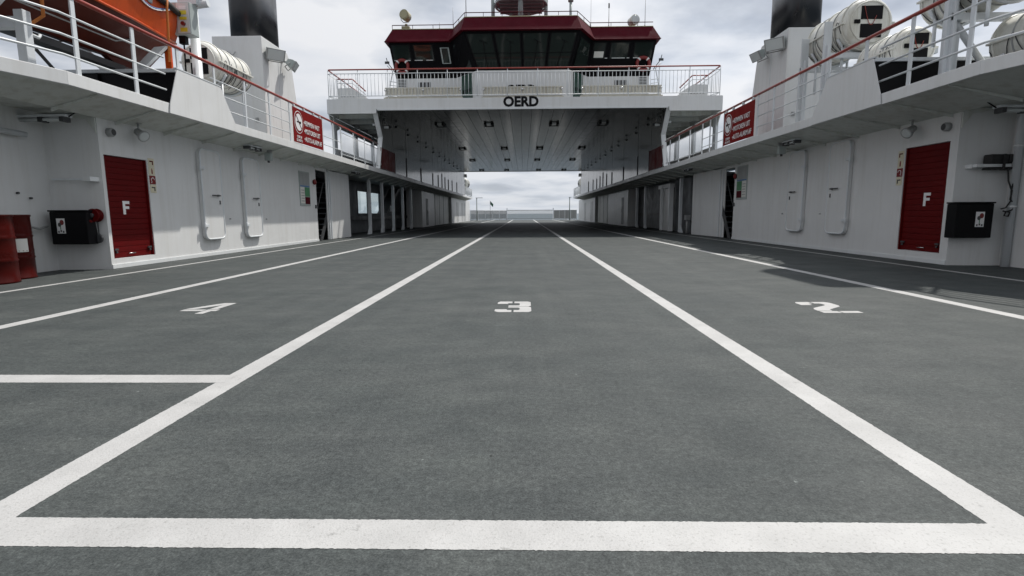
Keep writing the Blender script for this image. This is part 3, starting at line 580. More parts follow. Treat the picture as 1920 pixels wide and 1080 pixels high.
# ================================================================ orange lifeboat on its davit
def lifeboat():
    t = thing('lifeboat', 'orange rescue boat hanging above the gallery over the drums', 'boat', None, (-7.15, 7.6, 3.7))
    xc = -7.10; secs = []
    #       y    half beam, keel z, chine half, chine z, gunwale z
    S = [(3.6, 0.97, 3.60, 0.86, 4.06, 4.70), (5.5, 0.98, 3.60, 0.87, 4.06, 4.68), (7.4, 0.96, 3.60, 0.86, 4.07, 4.66), (9.0, 0.90, 3.62, 0.80, 4.08, 4.64), (9.9, 0.80, 3.66, 0.68, 4.10, 4.62), (10.4, 0.72, 3.70, 0.58, 4.12, 4.60)]
    S = [(y, hb, kz - 0.08, ch, cz - 0.08, gz - 0.08) for y, hb, kz, ch, cz, gz in S]
    for y, hb, kz, ch, cz, gz in S:
        secs.append([(xc - hb, y, gz), (xc - (hb + ch) / 2 - 0.03, y, (gz + cz) / 2), (xc - ch, y, cz), (xc - ch * 0.55, y, (cz + kz) / 2 + 0.03), (xc - 0.05, y, kz), (xc + 0.05, y, kz), (xc + ch * 0.55, y, (cz + kz) / 2 + 0.03), (xc + ch, y, cz), (xc + (hb + ch) / 2 + 0.03, y, (gz + cz) / 2), (xc + hb, y, gz)])
    ob('hull', MB().loft([[q[i] for i in (0, 1, 2, 7, 8, 9)] for q in secs]), 'orange', t, 0.01)
    ob('hull_bottom', MB().loft([[(q[i][0], q[i][1], q[i][2] - 0.003) for i in (2, 3, 4, 5, 6, 7)] for q in secs]), 'underside_shade', t, 0.006)  # shade of the bottom is painted in, darker than the orange sides
    for sg in (-1, 1):
        ob('fender', MB().tube([(xc + sg * (hb + 0.03), y, gz) for y, hb, kz, ch, cz, gz in S] + [(xc, 10.45, 4.50)], 0.055, 8), 'rubber', t)
        ob('chine_strake', MB().tube([(xc + sg * (ch + 0.005), y, cz) for y, hb, kz, ch, cz, gz in S], 0.022, 6), 'orange', t)
        ob('bilge_rail', MB().tube([(xc + sg * 0.47, y, kz + 0.13) for y, hb, kz, ch, cz, gz in S[:4]] + [(xc + sg * 0.42, 9.5, 3.85)], 0.012, 6), 'grey_steel', t)
    ob('keel_skeg', MB().hexa([(xc - 0.05, 9.5, 3.47), (xc + 0.05, 9.5, 3.47), (xc + 0.05, 10.2, 3.47), (xc - 0.05, 10.2, 3.47), (xc - 0.05, 9.2, 3.62), (xc + 0.05, 9.2, 3.62), (xc + 0.05, 10.38, 3.7), (xc - 0.05, 10.38, 3.7)]), 'underside_shade', t)
    ob('rudder_leg', MB().box(xc + 0.34, xc + 0.46, 10.41, 10.47, 3.4, 4.2), 'orange', t, 0.01)
    ob('canopy', MB().loft([[(xc - 0.7, 3.6, 4.72), (xc - 0.55, 3.6, 5.4), (xc + 0.55, 3.6, 5.4), (xc + 0.7, 3.6, 4.72)], [(xc - 0.72, 8.4, 4.7), (xc - 0.5, 8.2, 5.35), (xc + 0.5, 8.2, 5.35), (xc + 0.72, 8.4, 4.7)], [(xc - 0.5, 9.5, 4.67), (xc - 0.35, 9.2, 4.95), (xc + 0.35, 9.2, 4.95), (xc + 0.5, 9.5, 4.67)]]), 'orange', t, 0.05)
    def on_side(y):
        for a, b in zip(S, S[1:]):
            if a[0] <= y <= b[0]:
                k = (y - a[0]) / (b[0] - a[0]); return [a[i] + (b[i] - a[i]) * k for i in range(6)]
    ln = []
    for k in range(31):
        y = 6.3 + k * 0.12; q = on_side(y); sag = abs(math.sin(k * math.pi / 10)) * 0.17
        z = q[5] - 0.06 - sag; f = (z - q[4]) / (q[5] - q[4]); ln.append((xc + q[3] + (q[1] - q[3]) * f + 0.045, y, z))
    ob('grab_line', MB().tube(ln, 0.013, 6), 'blue', t)
    ob('grab_line', MB().tube([(x + 0.006, y, z - 0.022) for x, y, z in ln], 0.010, 6), 'sign_white', t)
    for y, w_, m_ in ((7.72, 0.13, 'sign_white'), (9.02, 0.11, 'lamp_grey'), (9.30, 0.11, 'lamp_grey')):
        q = on_side(y); q2 = on_side(y + w_); zt = q[5] - 0.08; zb = zt - (0.24 if m_ == 'sign_white' else 0.09)
        def px(q, z): return xc + q[3] + (q[1] - q[3]) * (z - q[4]) / (q[5] - q[4]) + 0.042
        ob('marking', MB().hexa([(px(q, zb), y, zb), (px(q2, zb), y + w_, zb), (px(q2, zb) - 0.02, y + w_, zb), (px(q, zb) - 0.02, y, zb), (px(q, zt), y, zt), (px(q2, zt), y + w_, zt), (px(q2, zt) - 0.02, y + w_, zt), (px(q, zt) - 0.02, y, zt)]), m_, t)
    d = thing('boat_davit', 'white steel davit cradle holding up the orange boat', 'davit', None, (-7.0, 7.5, FT))
    for y in (7.0, 9.75):
        ob('upright', MB().box(-6.38, -6.26, y - 0.06, y + 0.06, FT, 3.42 if y < 9 else 3.3), 'white_pipe', d, 0.006)
        ob('cross_arm', MB().box(-8.2, -6.39, y - 0.05, y + 0.05, 3.20, 3.34), 'white_pipe', d, 0.006)
        for sg in (-1, 1): ob('chock', MB().hexa([(xc + sg * 0.12, y - 0.04, 3.345), (xc + sg * 0.3, y - 0.04, 3.345), (xc + sg * 0.3, y + 0.04, 3.345), (xc + sg * 0.12, y + 0.04, 3.345), (xc + sg * 0.62, y - 0.04, 3.78), (xc + sg * 0.84, y - 0.04, 3.80), (xc + sg * 0.84, y + 0.04, 3.80), (xc + sg * 0.62, y + 0.04, 3.78)]), 'white_pipe', d, 0.004)
    ob('keel_beam', MB().box(xc - 0.10, xc + 0.10, 4.0, 9.68, 3.36, 3.46), 'dark_steel', d)
    ob('hook', MB().tube([(-6.4, 7.1, 3.2), (-6.33, 7.22, 3.16), (-6.38, 7.3, 3.22)], 0.02, 6), 'white_pipe', d)
    ob('strut', MB().tube([(-7.2, 8.0, 3.4), (-7.4, 8.7, 3.1), (-7.4, 8.9, FT)], 0.025, 6), 'dark_steel', d)
    for y in (5.6, 5.85): ob('stub', MB().box(-6.75, -6.69, y + 1.0, y + 1.05, 2.98, 3.3), 'white_pipe', d)
    for y in (7.15, 9.75):
        q = on_side(y); sp = [(xc + q[1] + 0.10, y, q[5] + 0.05), (xc + q[1] + 0.10, y, q[5] - 0.1), (xc + q[3] + 0.07, y, q[4]), (xc + q[3] - 0.02 + 0.10, y - 0.02, 3.4), (xc + q[3] - 0.1, y - 0.02, 3.3)] if y < 9 else [(xc + q[1] + 0.09, y, q[5] + 0.05), (xc + q[1] + 0.07, y, q[5] - 0.12), (xc + q[3] + 0.16, y + 0.02, q[4]), (xc + q[3] + 0.12, y + 0.05, 3.56)]
        one('lashing_strap', MB().tube(sp, 0.022, 6), 'orange_strap', 'orange webbing strap around the boat %s' % ('beside the davit upright' if y < 9 else 'near its bow'), 'strap')
    p = thing('crane_post', 'white davit crane post behind the grey control box', 'post', None, (-6.27, 10.62, FT))
    ob('column', MB().lathe((-6.27, 10.62, FT), (0, 0, 1), [(0, 0.16), (0.03, 0.16), (0.04, 0.085), (2.9, 0.085)], 16), 'white_pipe', p)
    ob('bracket', MB().box(-6.45, -6.1, 10.45, 10.65, 4.76, 4.95).cyl((-6.45, 10.6, 4.76), (-5.95, 10.6, 4.82), 0.07, 10), 'white_pipe', p)
    ob('winch_drum', MB().cyl((-6.4, 10.65, 5.05), (-6.0, 10.65, 5.05), 0.13, 14), 'white_pipe', p)
    b = thing('control_box', 'grey control box with yellow labels and red knob on davit crane post', 'control box', None, (-6.28, 10.3, 4.15))
    ob('cabinet', MB().box(-6.50, -6.13, 10.28, 10.53, 4.17, 4.73), 'lamp_grey', b, 0.012)
    ob('front', MB().box(-6.37, -6.145, 10.268, 10.279, 4.19, 4.71), 'lamp_lens', b)
    for z0, z1, m_ in ((4.60, 4.66, 'sign_white'), (4.51, 4.58, 'yellow'), (4.42, 4.47, 'yellow'), (4.21, 4.28, 'yellow')): ob('label_plate', MB().box(-6.32, -6.19, 10.262, 10.267, z0, z1), m_, b)
    ob('knob', MB().cyl((-6.25, 10.267, 4.345), (-6.25, 10.22, 4.345), 0.035, 12), 'red_bright', b)
    ob('cable', MB().tube([(-6.36, 10.4, 4.17), (-6.36, 10.4, 3.95), (-6.38, 10.42, 3.6), (-6.38, 10.42, FT)], 0.016, 6), 'black', b)
    ob('plug', MB().box(-6.42, -6.30, 10.35, 10.45, 4.03, 4.165), 'black', b)
lifeboat()

# ================================================================ funnels
def flood_light(c, fwd, label, size=0.34):
    c = Vector(c); f = Vector(fwd).normalized(); rt = f.cross(Vector((0, 0, 1))).normalized(); up = rt.cross(f)
    t = thing('flood_light', label, 'flood light', 'flood lights on the funnel casings', tuple(c))
    a, b = size, size * 0.62
    def fr(k, d): return [c + rt * (sx * a * k / 2) + up * (sz * b * k / 2) + f * d for sx, sz in ((-1, -1), (1, -1), (1, 1), (-1, 1))]
    ob('housing', MB().loft([fr(0.62, -0.12), fr(0.98, 0.02), fr(1.0, 0.10)]), 'lamp_grey', t, 0.01)
    ob('visor', MB().loft([fr(1.06, 0.10), fr(1.06, 0.135)]), 'grey_steel', t, 0.006)
    ob('lens', MB().loft([fr(0.9, 0.136), fr(0.9, 0.142)]), 'lamp_lens', t)
    ob('bracket', MB().tube([c - rt * a * 0.56, c - rt * a * 0.56 - up * b * 0.75 - f * 0.05, c + rt * a * 0.56 - up * b * 0.75 - f * 0.05, c + rt * a * 0.56], 0.014, 6).cyl(c - f * 0.11, c - f * 0.3 - up * 0.1, 0.03, 8), 'grey_steel', t)
def funnel(s):
    X = lambda x: s * x; dy = 0 if s < 0 else -0.1
    lab = {-1: 'black funnel on white casing behind the single life raft', 1: 'black funnel on white casing behind the stacked life rafts'}[s]
    t = thing('funnel', lab, 'funnel', None, (X(7.5), 15, FT))
    xi, xo = (6.80, 8.1) if s < 0 else (6.68, 8.0); y0, y1, y2 = 14.45 + dy, 16.15 + dy, 16.8 + dy; zt = 5.46
    ob('casing', MB().prism([(X(xi), y0, FT + 0.002), (X(xi), y0, zt), (X(xi), y1 - 0.15, zt), (X(xi), y1 + 0.1, zt - 0.28), (X(xi), y2, FT + 0.002)], (X(xo - xi), 0, 0)), 'white', t, 0.015)
    cx, cy = (xi + 0.60, 15.4 + dy); pts = []
    for k in range(40):
        a = 2 * math.pi * k / 40; c_, s_ = math.cos(a), math.sin(a); n = 3.2
        pts.append((abs(c_) ** (2 / n) * math.copysign(0.44, c_), abs(s_) ** (2 / n) * math.copysign(0.80, s_)))
    ob('stack', MB().loft([[(X(cx) + p[0], cy + p[1], z) for p in pts] for z in (zt - 0.3, zt + 1.95)], smooth=True), 'funnel_black', t)
    ob('cable_hook', MB().tube([(X(xo - 0.25), y0 - 0.02, 5.02), (X(xo - 0.42), y0 - 0.05, 5.06), (X(xo - 0.55), y0 - 0.05, 4.96), (X(xo - 0.62), y0 - 0.04, 5.06)], 0.012, 5).box(X(xo - 0.5), X(xo - 0.3), y0 - 0.03, y0 - 0.002, 4.9, 4.93), 'grey_steel', t)
    ob('eye_plate', MB().box(X(xi + 0.2), X(xi + 0.28), y0 - 0.03, y0 - 0.002, 3.3, 3.4), 'grey_steel', t)
    for yy in (y0 + 0.9,): ob('weld_seam', MB().box(X(xi - 0.006), X(xi - 0.001), yy, yy + 0.012, FT + 0.02, zt - 0.06), 'white_pipe', t)
    if s < 0:
        flood_light((-6.62, 14.75, 5.10), (0.75, -0.75, -0.55), 'wide grey flood light on the funnel casing, lifeboat side', 0.46)
        flood_light((-6.55, 15.65, 5.06), (0.9, 0.2, -0.6), 'small grey flood light aimed across the deck from the casing, lifeboat side', 0.38)
    else:
        flood_light((6.50, 14.6, 5.16), (-0.75, -0.75, -0.5), 'wide grey flood light on the funnel casing, stacked raft side', 0.46)
        flood_light((6.42, 15.4, 5.1), (-0.95, -0.2, -0.55), 'small grey flood light aimed across the deck from the casing, stacked raft side', 0.38)
for s in (-1, 1): funnel(s)

# ================================================================ bridge span over the car deck (tunnel)
GY, GZ = 21.8, 4.96                 # front of the span, ceiling height
def bridge_span():
    t = thing('bridge_span', 'white superstructure bridging the car deck, name OERD on its front', 'superstructure', None, (0, GY, 2.7))
    ob('front_fascia', MB().prism([(-7.80, GY, 5.38), (7.76, GY, 5.38), (7.76, GY, 4.82), (5.72, GY, 4.82), (5.70, GY, 4.99), (-5.83, GY, 4.99), (-5.85, GY, 4.82), (-7.80, GY, 4.82)], (0, 0.06, 0)), 'white', t, 0.006)
    ob('lower_trim', MB().box(-5.80, 5.67, GY - 0.03, GY - 0.002, 4.93, 5.0), 'white_trim', t, 0.008)
    ob('deck_slab', MB().box(-7.80, 7.76, GY + 0.062, 53.3, 5.2, 5.37), 'grey_steel', t)
    for s in (-1, 1):
        ob('side_fascia', MB().box(s * 7.74, s * 7.80, GY + 0.062, 53.3, 4.82, 5.38), 'white', t)
        ob('wing_underside', MB().box(s * 5.95, s * 7.735, GY + 0.062, 53.3, 5.0, 5.05), 'soffit', t)
        for i in range(9): ob('wing_beam', MB().box(s * 5.95, s * 7.735, 23.0 + i * 1.4, 23.03 + i * 1.4, 4.84, 4.998), 'soffit', t)
        # tunnel wall in panels, standing on the gallery edge
        x = EDGE[s]
        ys = [22.7, 24.4, 27.2, 31.0, 35.0, 37.2, 38.9, 40.4, 42.2, 44.4, 47.5, 51.0, 53.9]
        for a, b in zip(ys, ys[1:]):
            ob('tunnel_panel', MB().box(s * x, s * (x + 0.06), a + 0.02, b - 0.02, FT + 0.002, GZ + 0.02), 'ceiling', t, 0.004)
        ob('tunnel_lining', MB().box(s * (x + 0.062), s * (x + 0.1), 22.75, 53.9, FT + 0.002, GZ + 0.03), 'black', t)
        for a, b in ((22.35, 23.5), (23.54, 24.7)):
            ob('red_panel', MB().prism([(s * (x - 0.02), a, FT + 0.03), (s * (x - 0.02), b, FT + 0.03), (s * (x - 0.02), b, 3.58), (s * (x - 0.02), a, 3.58)], (s * 0.018, 0, 0)), 'red_door' if b < 25 else 'red_band', t)
        # kinked portal frame at the mouth
        pf = [(21.84, 4.985), (22.62, 4.02), (22.02, FT + 0.003)]
        for (ya, za), (yb, zb_) in zip(pf, pf[1:]):
            ob('portal_frame', MB().hexa([(s * (x - 0.03), ya, za), (s * (x + 0.16), ya, za), (s * (x + 0.16), ya + 0.07, za), (s * (x - 0.03), ya + 0.07, za), (s * (x - 0.03), yb, zb_), (s * (x + 0.16), yb, zb_), (s * (x + 0.16), yb + 0.07, zb_), (s * (x - 0.03), yb + 0.07, zb_)]), 'white_trim', t, 0.008)
        ob('mouth_panel', MB().prism([(s * (x + 0.01), ya, za) for ya, za in ((21.9, 4.96), (22.68, 4.02), (22.08, FT + 0.003), (22.31, FT + 0.003), (22.72, 4.02), (22.31, 4.96))], (s * 0.04, 0, 0)), 'ceiling', t)
        # outer side of the passage beside the tunnel: posts, parapet and rail
        ob('passage_parapet', MB().box(s * 7.78, s * 7.84, 22.6, 53, FT, 3.55), 'white', t)
        ob('passage_header', MB().prism([(s * 7.79, 22.0, 4.81), (s * 7.79, 53, 4.81), (s * 7.79, 53, 4.45), (s * 7.79, 26.0, 4.45), (s * 7.79, 23.2, 4.45), (s * 7.79, 22.5, 4.2)], (s * 0.04, 0, 0)), 'soffit', t)
        for y in (22.4, 25.2, 28.0, 31.0, 34, 37): ob('passage_post', MB().box(s * 7.76, s * 7.86, y, y + 0.35, FT, 4.81), 'white_pipe', t)
        ob('passage_end', MB().box(s * 5.96, s * 7.78, 38.5, 38.6, FT, 5.0), 'dull_blue', t)
        # row of small lamps under the ceiling, and the lamps at the mouth
        for i in range(11):
            y = 25.2 + i * 2.55
            ob('wall_lamp', MB().lathe((s * x, y, GZ - 0.12), (-s, 0, 0), [(0, 0.055), (0.03, 0.055), (0.06, 0.03), (0.065, 0.0)], 10), 'dark_steel', t)
        for y in ys[3:11]: ob('seam_strip', MB().box(s * (x - 0.035), s * (x + 0.002), y - 0.03, y + 0.03, FT + 0.003, 3.45 + (y % 1) * 0.3), 'dark_steel', t)
        for y in (24.72, 27.2): ob('seam_strip', MB().box(s * (x - 0.03), s * (x + 0.002), y - 0.02, y + 0.02, FT + 0.003, 3.62), 'dark_steel', t)
    # ceiling planks
    n = 26; x0, x1 = -EDGE[-1] + 0.002, EDGE[1] - 0.002; wdt = (x1 - x0) / n
    for i in range(n):
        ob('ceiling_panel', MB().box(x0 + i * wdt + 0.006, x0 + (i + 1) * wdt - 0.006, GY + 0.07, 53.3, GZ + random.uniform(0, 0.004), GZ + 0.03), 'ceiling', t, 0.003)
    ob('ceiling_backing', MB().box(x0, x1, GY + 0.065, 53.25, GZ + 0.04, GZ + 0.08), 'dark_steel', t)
    ob('far_fascia', MB().box(-7.8, 7.76, 53.31, 53.38, GZ - 0.03, 5.4), 'white', t)
    put_text('lettering', text_mesh('OERD', 0.52, 0.006, 0.022, 'CENTER', 1.0), 'black', t, (-0.10, GY - 0.004, 5.205), (1, 0, 0), (0, 0, 1))
bridge_span()
def ceiling_lights():
    for y, xs in ((25.4, (-3.85, -1.6, 1.4, 3.65)), (34.6, (-3.87, -1.22, 1.02, 3.67)), (42.0, (-3.94, -1.26, 1.05, 3.75)), (51.5, (-3.97, -1.6, 1.4, 3.8))):
        for x in xs:
            row = {25.4: 'first', 34.6: 'second', 42.0: 'third', 51.5: 'last'}[y]
            col = 'inner' if abs(x) < 2 else 'outer'
            t = thing('ceiling_light', '%s %s light fitting on tunnel ceiling, %s row from the name front' % (col, SIDE[-1 if x < 0 else 1] + ' side', row), 'ceiling light', 'tunnel ceiling lights', (x, y, GZ))
            for dx in (-0.16, 0.16): ob('hood', MB().box(x + dx - 0.055, x + dx + 0.055, y - 0.33, y + 0.33, GZ - 0.075, GZ - 0.002), 'black', t, 0.008)
            ob('lamp_body', MB().box(x - 0.1, x + 0.1, y - 0.28, y + 0.3, GZ - 0.06, GZ - 0.003), 'lamp_lens', t, 0.008)
            ob('end_plate', MB().box(x - 0.22, x + 0.22, y + 0.335, y + 0.36, GZ - 0.08, GZ - 0.002), 'black', t)
ceiling_lights()
def mouth_lamps():
    for s in (-1, 1):
        for off, nm in ((-0.12, 'inside the tunnel mouth'), (0.3, 'over the gallery passage')):
            x = s * (EDGE[s] + off); y = 23.1 if off < 0 else 22.9; z = 4.52 if off < 0 else 4.6
            t = thing('mouth_lamp', 'small grey flood lamp %s, %s side' % (nm, SIDE[s]), 'lamp', 'flood lamps at the tunnel mouth', (x, y, z))
            ob('housing', MB().loft([[(x - 0.1, y - 0.1, z), (x + 0.1, y - 0.1, z), (x + 0.1, y + 0.1, z + 0.06), (x - 0.1, y + 0.1, z + 0.06)], [(x - 0.14, y - 0.14, z - 0.1), (x + 0.14, y - 0.14, z - 0.1), (x + 0.14, y + 0.1, z - 0.02), (x - 0.14, y + 0.1, z - 0.02)]]), 'dark_steel', t)
            ob('lens', MB().box(x - 0.1, x + 0.1, y - 0.165, y - 0.15, z - 0.1, z - 0.01), 'lamp_lens', t)
            ob('bracket', MB().cyl((x, y, z + 0.05), (x + s * 0.1, y, z + 0.34), 0.025, 8), 'grey_steel', t)
mouth_lamps()

def bridge_railing():
    y = GY + 0.05; zt, z1, z0 = 6.50, 6.35, 5.50; xl, xr = -7.72, 7.66
    t = thing('bridge_railing', 'long white baluster railing with red handrail above the name OERD', 'railing', None, (0, y, 5.38))
    ob('handrail', MB().tube([(xl + 0.02, 27, zt), (xl, y + 0.05, zt), (xl + 0.05, y, zt), (xr - 0.05, y, zt), (xr, y + 0.05, zt), (xr - 0.02, 27, zt)], 0.028, 8), 'red_rail', t)
    for z in (z1, z0): ob('rail', MB().tube([(xl, 27, z), (xl, y, z), (xr, y, z), (xr, 27, z)], 0.016, 6), 'white_pipe', t)
    pm = MB().cyl((0, 0, 5.38), (0, 0, zt), 0.016, 6).mesh('post'); bm_ = MB().cyl((0, 0, z0), (0, 0, z1), 0.0095, 5).mesh('baluster')
    n = 13
    for i in range(n + 1):
        x = xl + (xr - xl) * i / n; o = ob('post', pm, 'white_pipe', t); o.location = Vector((x, y, 0)) - t.location
    k = int((xr - xl) / 0.148)
    for i in range(k):
        x = xl + 0.07 + (xr - xl - 0.1) * i / k; o = ob('baluster', bm_, 'white_pipe', t); o.location = Vector((x, y, 0)) - t.location
    for s, x in ((-1, xl), (1, xr)):
        for i in range(1, 28):
            o = ob('baluster', bm_, 'white_pipe', t); o.location = Vector((x, y + i * 0.18, 0)) - t.location
        ob('foot_brace', MB().tube([(x, y, z0), (x - s * 0.35, y + 0.05, 5.40)], 0.014, 6), 'white_pipe', t)
bridge_railing()
def benches():
    for x0, x1, nm in ((-5.6, -2.5, 'lifeboat side'), (-1.64, 1.57, 'midway above the name'), (2.32, 5.52, 'stacked raft side')):
        y = 22.35
        t = thing('slatted_bench', 'long cream slatted bench behind the upper railing, %s' % nm, 'bench', 'benches behind the upper railing', ((x0 + x1) / 2, y, 5.38))
        for z in (5.610, 5.870): ob('back_rail', MB().box(x0, x1, y - 0.02, y + 0.02, z, z + 0.05), 'bench_wood', t, 0.004)
        n = 24; sm = MB().box(-0.035, 0.035, y - 0.014, y + 0.014, 5.662, 5.868).mesh('back_slat')
        for i in range(n):
            o = ob('back_slat', sm, 'bench_wood', t); o.location = Vector((x0 + 0.05 + (x1 - x0 - 0.1) * i / (n - 1), 0, 0)) - t.location
        ob('back_board', MB().box(x0 + 0.02, x1 - 0.02, y + 0.015, y + 0.03, 5.62, 5.90), 'bench_wood', t)
        for i in range(4): ob('seat_slat', MB().box(x0, x1, y + 0.04 + i * 0.11, y + 0.13 + i * 0.11, 5.550, 5.580), 'bench_wood', t, 0.004)
        ob('front_skirt', MB().box(x0 - 0.05, x1 + 0.05, y - 0.04, y - 0.022, 5.430, 5.530), 'bench_wood', t)
        for x in (x0 + 0.03, (x0 + x1) / 2, x1 - 0.03):
            ob('leg', MB().box(x - 0.025, x + 0.025, y - 0.02, y + 0.45, 5.38, 5.540), 'grey_steel', t)
            ob('knob', MB().lathe((x, y - 0.03, 5.810), (0, -1, 0), [(0, 0.045), (0.02, 0.05), (0.04, 0.03), (0.045, 0.0)], 10), 'chrome', t)
benches()
def stair_heads():
    for s in (-1, 1):
        xa, xb = (7.68, 6.5) if s < 0 else (7.5, 6.35); y = 22.75
        t = thing('companionway', 'white stair head with red sloping handrail on the upper deck, %s side' % SIDE[s], 'stair', None, (s * 7, y, 5.38))
        X = lambda x: s * x
        ob('side_panel', MB().prism([(X(xa), y, 5.38), (X(xa), y, 6.0), (X(xa - 0.6), y, 6.02), (X(xb), y, 5.68), (X(xb), y, 5.38)], (0, 0.04, 0)), 'white', t)
        ob('side_panel', MB().prism([(X(xa), y + 1.2, 5.38), (X(xa), y + 1.2, 6.0), (X(xa - 0.6), y + 1.2, 6.02), (X(xb), y + 1.2, 5.68), (X(xb), y + 1.2, 5.38)], (0, 0.04, 0)), 'white', t)
        ob('handrail', MB().tube([(X(xa), y, 6.36), (X(xa - 0.65), y, 6.36), (X(xb), y, 5.88)], 0.024, 6), 'red_rail', t)
        ob('rail', MB().tube([(X(xa), y, 6.2), (X(xa - 0.65), y, 6.2), (X(xb), y, 5.74)], 0.014, 6), 'white_pipe', t)
        for k in range(5): ob('post', MB().cyl((X(xa - k * 0.16), y, 6.0), (X(xa - k * 0.16), y, 6.36), 0.012, 6), 'white_pipe', t)
        for k in range(5): ob('vent_slot', MB().box(X(xa - 0.15 - k * 0.12), X(xa - 0.22 - k * 0.12), y - 0.006, y - 0.001, 5.66, 5.69), 'black', t)
stair_heads()

# ================================================================ wheelhouse
def wheelhouse():
    t = thing('wheelhouse', 'wheelhouse with black window band and dark red roof edge', 'wheelhouse', None, (0, 25, 5.38))
    back = 31.0
    B = [(-5.78, 25.2), (-3.05, 25.2), (-1.98, 23.95), (1.95, 23.95), (2.9, 25.2), (5.66, 25.2)]
    T = [(-5.98, 24.82), (-3.23, 24.82), (-2.52, 23.42), (2.36, 23.42), (3.05, 24.82), (5.85, 24.82)]
    E_ = [(-6.14, 24.66), (-3.29, 24.66), (-2.59, 23.26), (2.43, 23.26), (3.12, 24.66), (6.01, 24.66)]
    O = [(-5.85, 25.02), (-3.11, 25.02), (-2.46, 23.62), (2.26, 23.62), (2.955, 25.02), (5.73, 25.02)]
    def ring(pl, z): return [(x, y, z) for x, y in pl] + [(pl[-1][0], back, z), (pl[0][0], back, z)]
    zb, ze, zo = 6.95, 8.38, 9.0
    ob('lower_wall', MB().loft([ring(B, 5.38), ring(B, zb)]), 'white', t)
    ob('window_band', MB().loft([ring(B, zb + 0.002), ring(T, ze)]), 'wheelhouse_black', t)
    rb = ob('roof_band', MB().loft([ring(E_, ze + 0.002), ring(O, zo)]), 'red_band', t, 0.012)
    ob('roof_edge', MB().tube([(x, y - 0.0, zo + 0.012) for x, y in O], 0.02, 6), 'lamp_yellow', rb)
    ob('lower_edge', MB().tube([(x, y, ze + 0.01) for x, y in E_], 0.016, 6), 'red_band', rb)
    def face(i):
        a, b = Vector((*B[i], zb)), Vector((*B[i + 1], zb)); c, d = Vector((*T[i], ze)), Vector((*T[i + 1], ze))
        nrm = (b - a).cross(c - a).normalized()
        if nrm.y > 0: nrm = -nrm
        return lambda u, v, o=0.0: (a.lerp(b, u)).lerp(c.lerp(d, u), v) + nrm * o
    def win(i, u0, u1, v0, v1, fm='black', fw=0.02):
        f = face(i)
        def pan(u0, u1, v0, v1, o0, o1): return [f(u0, v0, o0), f(u1, v0, o0), f(u1, v1, o0), f(u0, v1, o0), f(u0, v0, o1), f(u1, v0, o1), f(u1, v1, o1), f(u0, v1, o1)]
        w = ob('window', MB().hexa(pan(u0, u1, v0, v1, 0.002, 0.012)), fm, t)
        ob('pane', MB().hexa(pan(u0 + fw, u1 - fw, v0 + fw, v1 - fw, 0.013, 0.018)), 'dark_glass', w); return f, w
    for u0, u1 in ((0.02, 0.33), (0.375, 0.71)): win(0, u0, u1, 0.48, 0.95)
    for u0, u1 in ((0.02, 0.235), (0.29, 0.60), (0.665, 0.98)): win(4, u0, u1, 0.48, 0.95)
    win(0, 0.815, 0.96, 0.41, 0.86, 'lamp_grey', 0.022)
    for k in range(4): win(2, 0.012 + k * 0.246, 0.012 + k * 0.246 + 0.236, 0.06, 0.945, 'black', 0.012)
    for i in (1, 3): win(i, 0.15, 0.85, 0.1, 0.88)
    for k in range(4):
        f = face(2); u = 0.12 + k * 0.246
        ob('wiper', MB().tube([f(u, 0.06, 0.04), f(u + 0.03, 0.75, 0.04)], 0.012, 5).tube([f(u + 0.0, 0.78, 0.04), f(u + 0.06, 0.70, 0.04)], 0.01, 5), 'black', t)
    f = face(2); ob('inner_rail', MB().tube([f(0.02, 0.45, 0.03), f(0.98, 0.45, 0.03)], 0.012, 5), 'black', t)
    f = face(4); ob('chart_paper', MB().hexa([f(0.05, 0.53, 0.02), f(0.20, 0.53, 0.02), f(0.20, 0.70, 0.02), f(0.05, 0.70, 0.02), f(0.05, 0.53, 0.026), f(0.20, 0.53, 0.026), f(0.20, 0.70, 0.026), f(0.05, 0.70, 0.026)]), 'paper', t)
    for i, us in ((0, ((0.04, 0.3), (0.37, 0.5), (0.56, 0.67))), (4, ((0.23, 0.27), (0.34, 0.55), (0.58, 0.62), (0.68, 0.9)))):
        f = face(i)
        for u0, u1 in us: ob('sill_strip', MB().hexa([f(u0, 0.505, 0.019), f(u1, 0.505, 0.019), f(u1, 0.525, 0.019), f(u0, 0.525, 0.019), f(u0, 0.505, 0.024), f(u1, 0.505, 0.024), f(u1, 0.525, 0.024), f(u0, 0.525, 0.024)]), 'lamp_lens', t)
    # lower wall: louvres, vents, doors
    for s in (-1, 1):
        xw = 5.72 if s < 0 else 5.60
        lv = ob('louvre', MB().box(s * (xw - 0.02), s * (xw - 0.42), 25.17, 25.198, 6.45, 6.93), 'white_trim', t)
        for k in range(7): ob('blade', MB().box(s * (xw - 0.05), s * (xw - 0.39), 25.155, 25.168, 6.47 + k * 0.065, 6.50 + k * 0.065), 'dark_steel', lv)
        vt = ob('vent_grille', MB().box(s * (xw - 0.95), s * (xw - 1.5), 25.18, 25.198, 6.48, 6.78), 'dark_steel', t)
        for k in range(4): ob('bar', MB().box(s * (xw - 0.97 - k * 0.16), s * (xw - 1.0 - k * 0.16), 25.16, 25.179, 6.485, 6.775), 'white_trim', vt)
        # chamfer side doors
        a, b = Vector((*B[1 if s < 0 else 4], 0)), Vector((*B[2 if s < 0 else 3], 0)); n = Vector((-(b - a).y, (b - a).x, 0)).normalized()
        if n.y > 0: n = -n
        p = lambda u, z, o: a.lerp(b, u) + n * o + Vector((0, 0, z))
